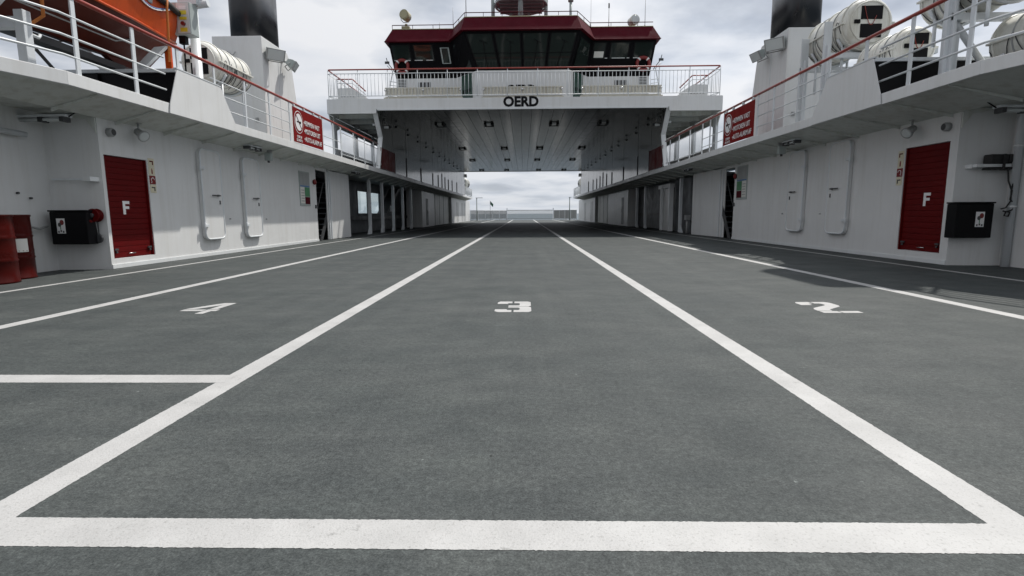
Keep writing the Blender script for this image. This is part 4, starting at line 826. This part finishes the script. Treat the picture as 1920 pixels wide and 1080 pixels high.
        dd = ob('door', MB().hexa([p(0.3, 5.42, 0.003), p(0.78, 5.42, 0.003), p(0.78, 5.42, 0.04), p(0.3, 5.42, 0.04), p(0.3, 6.93, 0.003), p(0.78, 6.93, 0.003), p(0.78, 6.93, 0.04), p(0.3, 6.93, 0.04)]), 'green_door', t, 0.006)
        for k in range(4): ob('door_slot', MB().hexa([p(0.36 + k * 0.1, 6.15, 0.041), p(0.41 + k * 0.1, 6.15, 0.041), p(0.41 + k * 0.1, 6.15, 0.046), p(0.36 + k * 0.1, 6.15, 0.046), p(0.36 + k * 0.1, 6.3, 0.041), p(0.41 + k * 0.1, 6.3, 0.041), p(0.41 + k * 0.1, 6.3, 0.046), p(0.36 + k * 0.1, 6.3, 0.046)]), 'black', dd)
        ob('side_bracket', MB().tube([(s * 5.8, 25.3, 6.1), (s * 6.2, 25.3, 6.2), (s * 5.95, 25.3, 7.3), (s * 6.2, 25.3, 7.55)], 0.02, 6), 'white_pipe', t)
        for k in range(6): ob('side_rung', MB().tube([(s * 5.75, 25.25, 6.0 + k * 0.16), (s * (6.2 - 0.02 * k), 25.25, 6.05 + k * 0.16)], 0.016, 5), 'white_pipe', t)
        ob('mirror_arm', MB().tube([(s * 5.8, 25.1, 7.2), (s * 6.1, 25.0, 7.6), (s * 6.15, 25.0, 7.8)], 0.018, 5).box(s * 6.02, s * 6.22, 24.98, 25.02, 7.55, 7.65), 'dark_steel', t)
    put_text('lettering', text_mesh('OERD', 0.46, 0.004, 0.016, 'CENTER'), 'black', t, (-0.1, 23.945, 6.16), (1, 0, 0), (0, 0, 1))
    # roof rail
    rr = thing('roof_rail', 'thin dark red rail along the wheelhouse roof edge', 'railing', None, (0, 25, zo))
    ob('rail', MB().tube([(x, y + 0.05, zo + 0.2) for x, y in O], 0.018, 6), 'red_band', rr)
    for i in range(5):
        a, b = Vector((*O[i], 0)), Vector((*O[i + 1], 0)); n = max(2, int((b - a).length / 0.75))
        for k in range(n): q = a.lerp(b, k / n); ob('post', MB().cyl((q.x, q.y + 0.05, zo), (q.x, q.y + 0.05, zo + 0.2), 0.012, 5), 'red_band', rr)
    # mast platform
    mp = thing('radar_platform', 'round railed platform on four grey posts above wheelhouse roof', 'mast', None, (-0.1, 26.2, zo))
    cx, cy = -0.1, 26.2
    for dx, dy_, r in ((-1.3, 0, 0.085), (-0.5, 0.8, 0.07), (-0.02, -0.9, 0.11), (0.36, 0.8, 0.07), (1.15, 0, 0.085)): ob('post', MB().cyl((cx + dx, cy + dy_, zo), (cx + dx, cy + dy_, zo + 3.2), r, 12), 'lamp_grey', mp)
    ob('platform', MB().lathe((cx, cy, 10.42), (0, 0, 1), [(0, 1.18), (0.02, 1.2), (0.09, 1.2), (0.1, 1.18)], 36), 'lamp_grey', mp)
    for k in range(5): ob('platform_beam', MB().box(cx - 1.0, cx + 1.0, cy - 0.8 + k * 0.4, cy - 0.72 + k * 0.4, 10.30, 10.418), 'grey_steel', mp)
    ob('platform_ring', MB().tube([(cx + 1.19 * math.cos(a), cy + 1.19 * math.sin(a), 10.36) for a in [k * math.pi / 18 for k in range(36)]], 0.05, 6, True), 'lamp_grey', mp)
    one('signal_post', MB().cyl((2.13, 25.5, zo), (2.13, 25.5, 10.25), 0.06, 10).cyl((2.13, 25.5, 10.25), (2.13, 25.5, 10.6), 0.12, 10), 'lamp_grey', 'single grey signal post on the wheelhouse roof beside the round platform', 'post')
    for x, y, h_, r, lb in ((-3.15, 25.3, 1.0, 0.014, 'short whip aerial behind the roof chamfer, lifeboat side'), (-2.45, 24.2, 1.6, 0.02, 'tall whip aerial on the roof corner, lifeboat side'), (-3.75, 25.2, 0.35, 0.014, 'stubby whip aerial on the lifeboat side wing roof'),
                        (2.98, 25.0, 1.5, 0.008, 'hair thin whip aerial at the roof chamfer, stacked raft side'), (3.8, 25.2, 1.05, 0.016, 'whip aerial with thick black tip, stacked raft side'), (5.4, 25.2, 1.3, 0.014, 'whip aerial beside the searchlight, stacked raft side')):
        a = thing('whip_aerial', lb, 'aerial', 'whip aerials on the wheelhouse roof', (x, y, zo))
        ob('rod', MB().cyl((x, y, zo), (x, y, zo + h_), r, 6, r * 0.6), 'grey_steel', a); ob('base', MB().cyl((x, y, zo), (x, y, zo + 0.12), r * 2.2, 8), 'grey_steel', a)
        if 'black tip' in lb: ob('tip', MB().cyl((x, y, zo + h_ - 0.2), (x, y, zo + h_), 0.03, 8), 'black', a)
    def searchlight(x, y, s, label):
        q = thing('searchlight', label, 'searchlight', None, (x, y, zo))
        d = Vector((0.25 * s, -1 if s < 0 else -0.75, 0.05)).normalized(); zc = zo + (0.70 if s < 0 else 0.42); c = Vector((x, y, zc))
        ob('pedestal', MB().box(x - 0.18, x + 0.18, y - 0.18, y + 0.18, zo, zo + (0.22 if s < 0 else 0.06)).cyl((x, y, zo), (x, y, zo + (0.36 if s < 0 else 0.12)), 0.06, 10), 'lamp_yellow', q, 0.01)
        ob('drum', MB().lathe(c - d * 0.22, d, [(0, 0.02), (0.0, 0.14), (0.06, 0.2), (0.38, 0.215), (0.44, 0.215)], 22), 'lamp_yellow' if s < 0 else 'raft_white', q)
        ob('lens', MB().lathe(c + d * 0.222, d, [(0, 0.19), (0.012, 0.17)], 22), 'lamp_yellow' if s < 0 else 'lamp_lens', q)
        r_ = d.cross(Vector((0, 0, 1))).normalized()
        ob('yoke', MB().tube([c + r_ * 0.25, c + r_ * 0.24 - Vector((0, 0, 0.15)), c + r_ * 0.12 - Vector((0, 0, 0.27)), c - r_ * 0.12 - Vector((0, 0, 0.27)), c - r_ * 0.24 - Vector((0, 0, 0.15)), c - r_ * 0.25], 0.016, 6), 'grey_steel', q)
    searchlight(-5.29, 25.4, -1, 'yellowish searchlight on a tall yoke on the wheelhouse roof')
    searchlight(4.95, 25.6, 1, 'pale drum searchlight low on the wheelhouse roof')
    for s, x in ((-1, -5.44), (1, 5.32)):
        z, y = 7.42, 24.96; r0 = 0.27
        lr = thing('life_ring', 'red life ring on the black wheelhouse wall, %s side' % SIDE[s], 'life ring', 'life rings on the wheelhouse', (x, y, z))
        ob('ring', MB().tube([(x + r0 * math.cos(a), y, z + r0 * math.sin(a)) for a in [k * math.pi / 14 for k in range(28)]], 0.075, 10, True), 'red_bright', lr)
        for k in range(4):
            a0 = k * math.pi / 2 + 0.78
            ob('band', MB().tube([(x + r0 * math.cos(a0 + d_), y, z + r0 * math.sin(a0 + d_)) for d_ in (-0.13, 0, 0.13)], 0.079, 10), 'sign_white', lr)
wheelhouse()

# ================================================================ fittings on the deckhouse walls and soffits
def tube_lamp(c, ax, L, label, down=(0, 0, -1)):
    c = Vector(c); a = Vector(ax).normalized(); dn = Vector(down)
    t = thing('tube_light', label, 'tube light', 'tube lights under the galleries', tuple(c))
    sd = a.cross(dn).normalized()
    def bx(l0, l1, w, d0, d1): 
        return MB().hexa([c + a * l + sd * q + dn * d for d in (d0, d1) for l, q in ((l0, -w), (l1, -w), (l1, w), (l0, w))])
    ob('tray', bx(-L / 2, L / 2, 0.07, 0.0, 0.035), 'white_pipe', t, 0.004)
    for q in (-0.035, 0.035): ob('tube', MB().cyl(c - a * (L / 2 - 0.05) + dn * 0.07 + sd * q, c + a * (L / 2 - 0.05) + dn * 0.07 + sd * q, 0.02, 8), 'lamp_lens', t)
    for k in (-0.47, 0, 0.42): ob('holder', bx(L * k - 0.03, L * k + 0.03, 0.075, 0.036, 0.105), 'dark_steel', t, 0.004)
    ob('cable', MB().tube([c + a * L * 0.5 + dn * 0.03, c + a * (L * 0.5 + 0.1) - dn * 0.03, c + a * (L * 0.5 + 0.2) - dn * 0.1], 0.01, 5), 'black', t)
def fittings(s):
    X = lambda x: s * x; w, e = WALL[s], EDGE[s]; sd = SIDE[s]
    def sofz(x): return FB + 0.012 + (WT - FB) * (x - e - 0.05) / (w - e - 0.05)
    c = 8.40 if s < 0 else 8.62
    tube_lamp((X(7.1), 8.0, 2.33), (1, 0.05, 0.02) if s < 0 else (-1, 0.05, 0.02), 0.75, 'tube light in the recess above the dark hose box, %s side' % sd)
    tube_lamp((X(e + 0.42), 12.6, sofz(e + 0.42) - 0.004), (0, 1, 0), 0.6, 'tube light under the gallery near the hatches, %s side' % sd)
    tube_lamp((X(e + 0.4), 20.2, sofz(e + 0.4) - 0.004), (0, 1, 0), 0.6, 'tube light under the gallery past the stair opening, %s side' % sd)
    # spot lamp over the shutter
    y = 9.15 if s < 0 else 9.5; x = w - 0.12; z = sofz(x)
    t = thing('spot_lamp', 'grey spot lamp under the gallery above the shutter, %s side' % sd, 'spot lamp', 'spot lamps above the shutters', (X(x), y, z))
    d = Vector((X(-0.75), -0.25, -0.5)).normalized(); cc = Vector((X(x), y, z - 0.16))
    ob('body', MB().lathe(cc - d * 0.06, d, [(0, 0.03), (0.01, 0.055), (0.10, 0.065), (0.18, 0.095), (0.20, 0.095)], 18), 'grey_steel', t)
    ob('lens', MB().lathe(cc + d * 0.141, d, [(0, 0.085), (0.006, 0.07)], 18), 'lamp_lens', t)
    ob('bracket', MB().box(X(x - 0.03), X(x + 0.03), y - 0.05, y + 0.05, z - 0.014, z - 0.004).cyl((X(x), y, z - 0.014), cc, 0.016, 8), 'grey_steel', t)
    # round loudspeaker at the corner
    y = c + 0.22
    t = thing('loudspeaker', 'small round dark loudspeaker on the wall corner above the shutter, %s side' % sd, 'loudspeaker', 'loudspeakers by the shutters', (X(w), y, 2.17))
    ob('housing', MB().lathe((X(w - 0.001), y, 2.17), (-s, 0, 0), [(0, 0.065), (0.07, 0.068), (0.09, 0.055)], 18), 'grey_steel', t)
    ob('grille', MB().lathe((X(w - 0.092), y, 2.17), (-s, 0, 0), [(0, 0.05), (0.004, 0.045)], 18), 'dark_steel', t)
    # junction box under the soffit
    y = 13.4 if s < 0 else 13.1; x = e + 0.45; z = sofz(x)
    t = thing('junction_box', 'small grey junction box hanging under the gallery near the hatches, %s side' % sd, 'junction box', 'junction boxes under the galleries', (X(x), y, z))
    ob('case', MB().box(X(x - 0.08), X(x + 0.08), y - 0.05, y + 0.06, z - 0.26, z - 0.07), 'lamp_grey', t, 0.01)
    ob('hanger', MB().box(X(x - 0.09), X(x + 0.02), y - 0.02, y + 0.02, z - 0.07, z - 0.004), 'grey_steel', t); ob('gland', MB().cyl((X(x), y, z - 0.26), (X(x), y, z - 0.31), 0.03, 8), 'dark_steel', t)
    # notice board with map
    y0, y1, z0, z1 = (15.87, 16.57, 1.15, 2.11) if s < 0 else (16.48, 17.2, 1.28, 2.24)
    t = thing('notice_board', 'framed notice board with map and green panel beside the stair opening, %s side' % sd, 'notice board', None, (X(w), (y0 + y1) / 2, z0))
    ob('frame', MB().box(X(w - 0.001), X(w - 0.02), y0 - 0.03, y1 + 0.03, z0 - 0.03, z1 + 0.03), 'lamp_grey', t, 0.004)
    for a, b_, za, zb_, m_ in ((0, 1, 0.60, 1, 'grey_steel'), (0.0, 1, 0.555, 0.60, 'blue'), (0, 0.45, 0.04, 0.55, 'paper'), (0.46, 1, 0.26, 0.55, 'map_green'), (0.46, 1, 0.02, 0.25, 'red_band')):
        q = lambda k: y0 + (y1 - y0) * (k if s < 0 else k)
        ob('poster', MB().box(X(w - 0.021), X(w - 0.024), q(a) + 0.008, q(b_) - 0.008, z0 + (z1 - z0) * za + 0.004, z0 + (z1 - z0) * zb_ - 0.004), m_, t)
    for k in range(5): ob('poster_line', MB().box(X(w - 0.0245), X(w - 0.0255), y0 + 0.05, y0 + 0.28, z0 + 0.1 + k * 0.08, z0 + 0.125 + k * 0.08), 'grey_steel', t)
    # alarm bell
    y = (16.95 if s < 0 else 17.32); z = 1.87 if s < 0 else 1.98
    t = thing('alarm_bell', 'red alarm bell between notice board and stair opening, %s side' % sd, 'alarm bell', 'red alarm bells', (X(w), y, z))
    ob('gong', MB().lathe((X(w - 0.03), y, z), (-s, 0, 0), [(0, 0.085), (0.025, 0.085), (0.05, 0.06), (0.06, 0.0)], 18), 'red_bright', t); ob('base', MB().box(X(w - 0.001), X(w - 0.03), y - 0.05, y + 0.05, z - 0.06, z + 0.06), 'red_door', t)
    one('stair_switch', MB().box(X(w - 0.001), X(w - 0.04), y + 0.03, y + 0.09, 1.05, 1.16), 'dark_steel', 'small dark switch at the edge of the stair opening, %s side' % sd, 'switch', 'switches by the stair openings', 0.006)
    # strip of safety signs by the shutter
    y0, y1, z0 = (9.47, 9.62, 1.255) if s < 0 else (9.8, 9.94, 1.315)
    t = thing('safety_sign_strip', 'column of four small safety signs beside the shutter, %s side' % sd, 'sign', None, (X(w), y0, z0))
    for k, m_ in enumerate(('cream', 'red_bright', 'cream', 'cream')):
        za = z0 + k * 0.152
        p = ob('sign_plate', MB().box(X(w - 0.001), X(w - 0.007), y0, y1, za, za + 0.145), m_, t)
        yc, zc = (y0 + y1) / 2, za + 0.072
        if k == 1: ob('symbol', MB().tube([(X(w - 0.008), yc + 0.04 * math.cos(a), zc + 0.04 * math.sin(a)) for a in [q * math.pi / 6 for q in range(9)]] + [(X(w - 0.008), yc - 0.05, zc - 0.05)], 0.006, 5), 'sign_white', p)
        elif k == 2: ob('symbol', MB().box(X(w - 0.0075), X(w - 0.009), yc - 0.016, yc + 0.016, zc - 0.045, zc + 0.03).box(X(w - 0.0075), X(w - 0.009), yc - 0.01, yc + 0.01, zc + 0.032, zc + 0.05), 'red_bright', p)
        else: ob('symbol', MB().box(X(w - 0.0075), X(w - 0.009), yc - 0.045, yc + 0.045, zc + 0.01, zc + 0.032).box(X(w - 0.0075), X(w - 0.009), yc + 0.018, yc + 0.045, zc - 0.04, zc + 0.009), 'dark_steel' if k == 0 else 'red_door', p)
    # hose box in the recess
    x0, x1, z0, z1, yb = (6.70, 7.28, 0.415, 0.942, 8.29) if s < 0 else (6.62, 7.19, 0.44, 0.99, 8.59)
    t = thing('hose_box', 'dark box with small flower pictogram in the recess, %s side' % sd, 'box', None, (X(7.05), yb, z0))
    ob('body', MB().box(X(x0), X(x1), yb - 0.19, yb, z0, z1 - 0.025), 'black', t, 0.012)
    ob('lid', MB().box(X(x0 - 0.012), X(x1 + 0.012), yb - 0.205, yb + 0.0, z1 - 0.024, z1), 'black', t, 0.006)
    for xx in (x0 + 0.08, x1 - 0.08): ob('mount', MB().box(X(xx - 0.03), X(xx + 0.03), yb, c + 0.01, z0 + 0.05, z1 - 0.08), 'dark_steel', t)
    xm = (x0 + x1) / 2 + (0.05 if s < 0 else 0.1)
    xm = 7.11 if s < 0 else 6.99
    lb = ob('label_plate', MB().box(X(xm - 0.065), X(xm + 0.065), yb - 0.195, yb - 0.1915, z0 + 0.17, z0 + 0.40), 'sign_white', t)
    yy = yb - 0.1965; z_ = z0 + 0.17
    def disc(cx, cz, r): return [(cx + r * math.cos(a * math.pi / 5), yy, cz + r * math.sin(a * math.pi / 5) * 1.25) for a in range(10)]
    ob('emblem', MB().prism(disc(X(xm) + 0.02, z_ + 0.17, 0.033), (0, -0.001, 0)), 'red_bright', lb)
    ob('emblem', MB().prism(disc(X(xm) - 0.018, z_ + 0.135, 0.026), (0, -0.0015, 0)), 'dark_steel', lb)
    ob('emblem', MB().box(X(xm) - 0.012, X(xm) + 0.0, yy, yy - 0.001, z_ + 0.06, z_ + 0.115), 'map_green', lb)
    for k in range(3): ob('emblem', MB().box(X(xm) - 0.05 + k * 0.037, X(xm) - 0.028 + k * 0.037, yy, yy - 0.001, z_ + 0.012 + (k % 2) * 0.012, z_ + 0.042 + (k % 2) * 0.012), 'dark_steel', lb)
for s in (-1, 1): fittings(s)

def lifeboat_side_bits():
    # red drums
    for (x, y), lb in (((-6.82, 6.62), 'dark red oil drum standing out from the wall'), ((-7.085, 7.15), 'dark red oil drum with white paper label, against the recess wall')):
        t = thing('oil_drum', lb, 'drum', 'oil drums', (x, y, 0)); r = 0.288; h = 0.875
        prof = [(0.0, r + 0.006), (0.02, r + 0.008), (0.03, r), (0.27, r), (0.29, r + 0.012), (0.31, r), (0.335, r + 0.004), (0.36, r), (0.385, r + 0.004), (0.41, r), (0.56, r), (0.58, r + 0.012), (0.60, r), (0.63, r + 0.004), (0.655, r), (0.68, r + 0.004), (0.70, r), (0.84, r), (0.85, r + 0.009), (0.87, r + 0.009), (0.873, r - 0.01), (0.855, r - 0.02)]
        ob('barrel', MB().lathe((x, y, 0.002), (0, 0, 1), prof, 36), 'red_drum', t)
        ob('bung', MB().cyl((x + 0.15, y - 0.1, 0.856), (x + 0.15, y - 0.1, 0.875), 0.035, 10), 'dark_steel', t)
        if 'paper' in lb:
            def patch(a0, a1, z0, z1, n=6):
                mb = MB(); vs = [(x + (r + 0.004) * math.cos(a0 + (a1 - a0) * k / n), y + (r + 0.004) * math.sin(a0 + (a1 - a0) * k / n), z) for z in (z0, z1) for k in range(n + 1)]
                mb.add(vs, [(k, k + 1, n + 2 + k, n + 1 + k) for k in range(n)], True); return mb
            lp = ob('paper_label', patch(R(-50), R(5), 0.37, 0.55), 'paper', t); ob('print', MB().box(0, 0.001, 0, 0.001, 0, 0.001), None, None) if False else None
            ob('paper_label', patch(R(-73), R(-54), 0.37, 0.56), 'paper', t)
        else:
            pass
    # hose reel and hanging disc
    t = thing('hose_reel', 'small red hose reel beside the dark box next to the shutter', 'hose reel', None, (-6.70, 8.25, 0.85))
    ob('reel', MB().lathe((-6.705, 8.33, 0.86), (0, -1, 0), [(0, 0.10), (0.015, 0.105), (0.02, 0.06), (0.09, 0.06), (0.095, 0.105), (0.11, 0.10)], 20), 'red_door', t)
    ob('hub', MB().cyl((-6.705, 8.22, 0.86), (-6.705, 8.18, 0.86), 0.035, 10), 'dark_steel', t)
    ob('nozzle', MB().tube([(-6.8, 8.2, 0.80), (-6.74, 8.16, 0.77), (-6.68, 8.17, 0.77)], 0.022, 6), 'red_door', t)
    t = thing('hanging_disc', 'dark round disc hanging on a cord below the red reel', 'disc', None, (-6.69, 8.3, 0.48))
    ob('disc', MB().lathe((-6.69, 8.30, 0.50), (0, -1, 0), [(0, 0.07), (0.02, 0.075), (0.035, 0.06)], 16), 'dark_steel', t)
    ob('cord', MB().tube([(-6.69, 8.28, 0.57), (-6.70, 8.27, 0.76)], 0.004, 4), 'grey_steel', t)
    one('hose_line', MB().tube([(-7.32, 8.1, 0.70), (-7.34, 7.98, 0.66), (-7.30, 7.86, 0.68), (-7.31, 7.74, 0.72), (-7.32, 7.66, 0.70)], 0.018, 6), 'grey_steel', 'grey hose sagging between the drums and the dark box', 'hose')
    t = thing('grab_bar', 'thin white bar fixed across the recess wall above the dark box', 'bar', None, (-7.0, 8.2, 1.4))
    ob('bar', MB().box(-7.3, -6.68, 8.24, 8.27, 1.40, 1.43), 'white_pipe', t); ob('bracket', MB().box(-6.78, -6.66, 8.2, 8.39, 1.385, 1.45), 'white_trim', t)
    one('wall_pipe', MB().tube([(-7.30, 4, 2.12), (-7.30, 7.9, 2.04)], 0.04, 10), 'white_pipe', 'white pipe high on the recess wall above the drums', 'pipe')
    for k, (y, z) in enumerate(((7.9, 1.19), (8.1, 1.12))): one('wall_stud', MB().cyl((-7.405, y - 0.15, z), (-7.37, y - 0.15, z), 0.016, 8), 'dark_steel', ('upper' if k == 0 else 'lower') + ' small dark stud on the recess wall above the drums', 'stud', 'studs on the recess wall')
lifeboat_side_bits()
def raft_side_bits():
    t = thing('black_reel_case', 'black padded case on a white bar above the dark box', 'case', None, (7.35, 8.47, 1.48))
    ob('case', MB().box(7.04, 7.30, 8.37, 8.53, 1.56, 1.70).box(7.31, 7.42, 8.37, 8.53, 1.57, 1.70), 'rubber', t, 0.02); ob('flap', MB().box(7.04, 7.24, 8.36, 8.53, 1.47, 1.505).box(7.30, 7.42, 8.36, 8.53, 1.47, 1.505), 'rubber', t, 0.01)
    ob('strap', MB().box(7.2, 7.23, 8.34, 8.36, 1.47, 1.7), 'rubber', t)
    t = thing('support_bar', 'white bar across the recess under the black case', 'bar', None, (7.15, 8.47, 1.52)); ob('bar', MB().box(6.85, 7.44, 8.39, 8.47, 1.51, 1.555), 'white_trim', t, 0.004); ob('bracket', MB().box(6.84, 6.95, 8.47, 8.77, 1.5, 1.56), 'white_trim', t)
    pts = [(7.28, 8.35, 1.5), (7.30, 8.34, 1.3), (7.36, 8.33, 1.15), (7.35, 8.33, 1.02), (7.42, 8.32, 0.95), (7.38, 8.32, 0.86), (7.30, 8.32, 0.84), (7.28, 8.32, 0.78), (7.34, 8.32, 0.77), (7.36, 8.32, 0.83), (7.27, 8.34, 0.85)]
    t = thing('black_cable', 'black cable looping from the padded case down to the dark box', 'cable', None, (7.3, 8.32, 0.8))
    ob('cord', MB().tube(pts, 0.012, 6), 'rubber', t); ob('cord', MB().tube([(7.40, 8.35, 1.5), (7.38, 8.34, 1.3), (7.35, 8.33, 1.15), (7.36, 8.33, 1.0), (7.30, 8.33, 0.9), (7.26, 8.37, 0.88)], 0.011, 6), 'rubber', t)
    t = thing('drain_pipe', 'white vertical drain pipe in the recess beside the dark box', 'pipe', None, (7.5, 8.27, 0))
    ob('pipe', MB().tube([(7.41, 8.36, 0.0), (7.41, 8.36, 2.22), (7.30, 8.17, 2.3)], 0.055, 12), 'white_pipe', t)
    for z in (0.9, 1.8): ob('clamp', MB().lathe((7.41, 8.36, z), (0, 0, 1), [(0, 0.06), (0.0, 0.066), (0.03, 0.066), (0.03, 0.06)], 12), 'white_trim', t)
raft_side_bits()

# ================================================================ far end of the deck
def far_end():
    def fence(x0, y0, x1, y1, z, label):
        t = thing('deck_fence', label, 'fence', None, ((x0 + x1) / 2, (y0 + y1) / 2, 0)); a, b = Vector((x0, y0, 0)), Vector((x1, y1, 0)); L = (b - a).length
        for h in (z, z * 0.12): ob('rail', MB().tube([a + Vector((0, 0, h)), b + Vector((0, 0, h))], 0.035, 6), 'white_pipe', t)
        n = max(2, int(L / 1.3))
        for k in range(n + 1): q = a.lerp(b, k / n); ob('post', MB().box(q.x - 0.05, q.x + 0.05, q.y - 0.05, q.y + 0.05, 0, z + 0.02), 'white_pipe', t)
        bm_ = MB().box(-0.03, 0.03, -0.02, 0.02, z * 0.12, z).mesh('baluster'); m = int(L / 0.11)
        for k in range(m): q = a.lerp(b, (k + 0.5) / m); o = ob('baluster', bm_, 'grey_steel', t); o.location = q - t.location
    fence(-7.0, 70.5, -2.45, 75.5, 1.3, 'far white deck fence below the flag')
    fence(4.25, 75.5, 6.9, 70.5, 1.3, 'far white deck fence without a flag')
    g = thing('bow_gate', 'wide gate with thin bars at the far end of the car deck', 'gate', None, (0.9, 75.9, 0))
    for z in (1.3, 0.1): ob('rail', MB().box(-2.3, 4.1, 75.87, 75.93, z, z + 0.07), 'grey_steel', g)
    for x in (-2.35, 4.15): ob('post', MB().box(x - 0.06, x + 0.06, 75.84, 75.96, 0, 1.62), 'white_pipe', g)
    bm_ = MB().box(-0.024, 0.024, -0.01, 0.01, 0.1, 1.3).mesh('bar')
    for k in range(60): o = ob('bar', bm_, 'lamp_grey', g); o.location = Vector((-2.2 + k * 0.105, 75.9, 0)) - g.location
    for x, arm, lb in ((-5.75, 0.75, 'slim lamp post with side arm at the far deck end, flag side'), (5.6, 0.2, 'slim lamp post with stub head at the far deck end')):
        t = thing('lamp_post', lb, 'lamp post', None, (x, 66, 0)); ob('pole', MB().cyl((x, 66, 0), (x, 66, 2.75), 0.06, 8), 'lamp_grey', t)
        ob('head', MB().box(x - 0.12, x + arm, 65.9, 66.1, 2.75, 2.83), 'lamp_lens', t)
    t = thing('flag_pole', 'thin pole with a small dark flag above the far fence', 'flag', None, (-4.6, 73.9, 0)); ob('pole', MB().cyl((-4.6, 73.9, 0), (-4.6, 73.9, 2.65), 0.03, 6), 'grey_steel', t)
    fl = MB(); n = 8; vs = []
    for k in range(n + 1):
        u = k / n; vs += [(-4.58 + u * 0.42, 73.9 + 0.06 * math.sin(u * 7), 2.6 - u * 0.45), (-4.58 + u * 0.36, 73.9 + 0.06 * math.sin(u * 7 + 0.4), 2.15 - u * 0.4)]
    fl.add(vs, [(2 * k, 2 * k + 2, 2 * k + 3, 2 * k + 1) for k in range(n)], True); ob('flag_cloth', fl, 'flag_green', t)
    for s in (-1, 1):
        X = lambda x: s * x
        life_raft((X(6.75), 4.25), 60.3, 62.0, 0.58, 'distant white life raft canister beyond the tunnel, %s side' % SIDE[s], cradle_z=FT)
        x, y = X(EDGE[s] + 0.1), 54.6
        t = thing('far_flood_light', 'grey flood light at the far tunnel corner, %s side' % SIDE[s], 'flood light', 'flood lights at the far tunnel end', (x, y, 4.5))
        ob('housing', MB().hexa([(x - 0.25, y - 0.2, 4.62), (x + 0.25, y - 0.2, 4.62), (x + 0.25, y + 0.2, 4.5), (x - 0.25, y + 0.2, 4.5), (x - 0.25, y - 0.2, 4.8), (x + 0.25, y - 0.2, 4.8), (x + 0.25, y + 0.2, 4.7), (x - 0.25, y + 0.2, 4.7)]), 'dark_steel', t); ob('arm', MB().cyl((x + s * 0.1, y - 0.7, 4.85), (x, y, 4.75), 0.05, 6), 'grey_steel', t)
far_end()
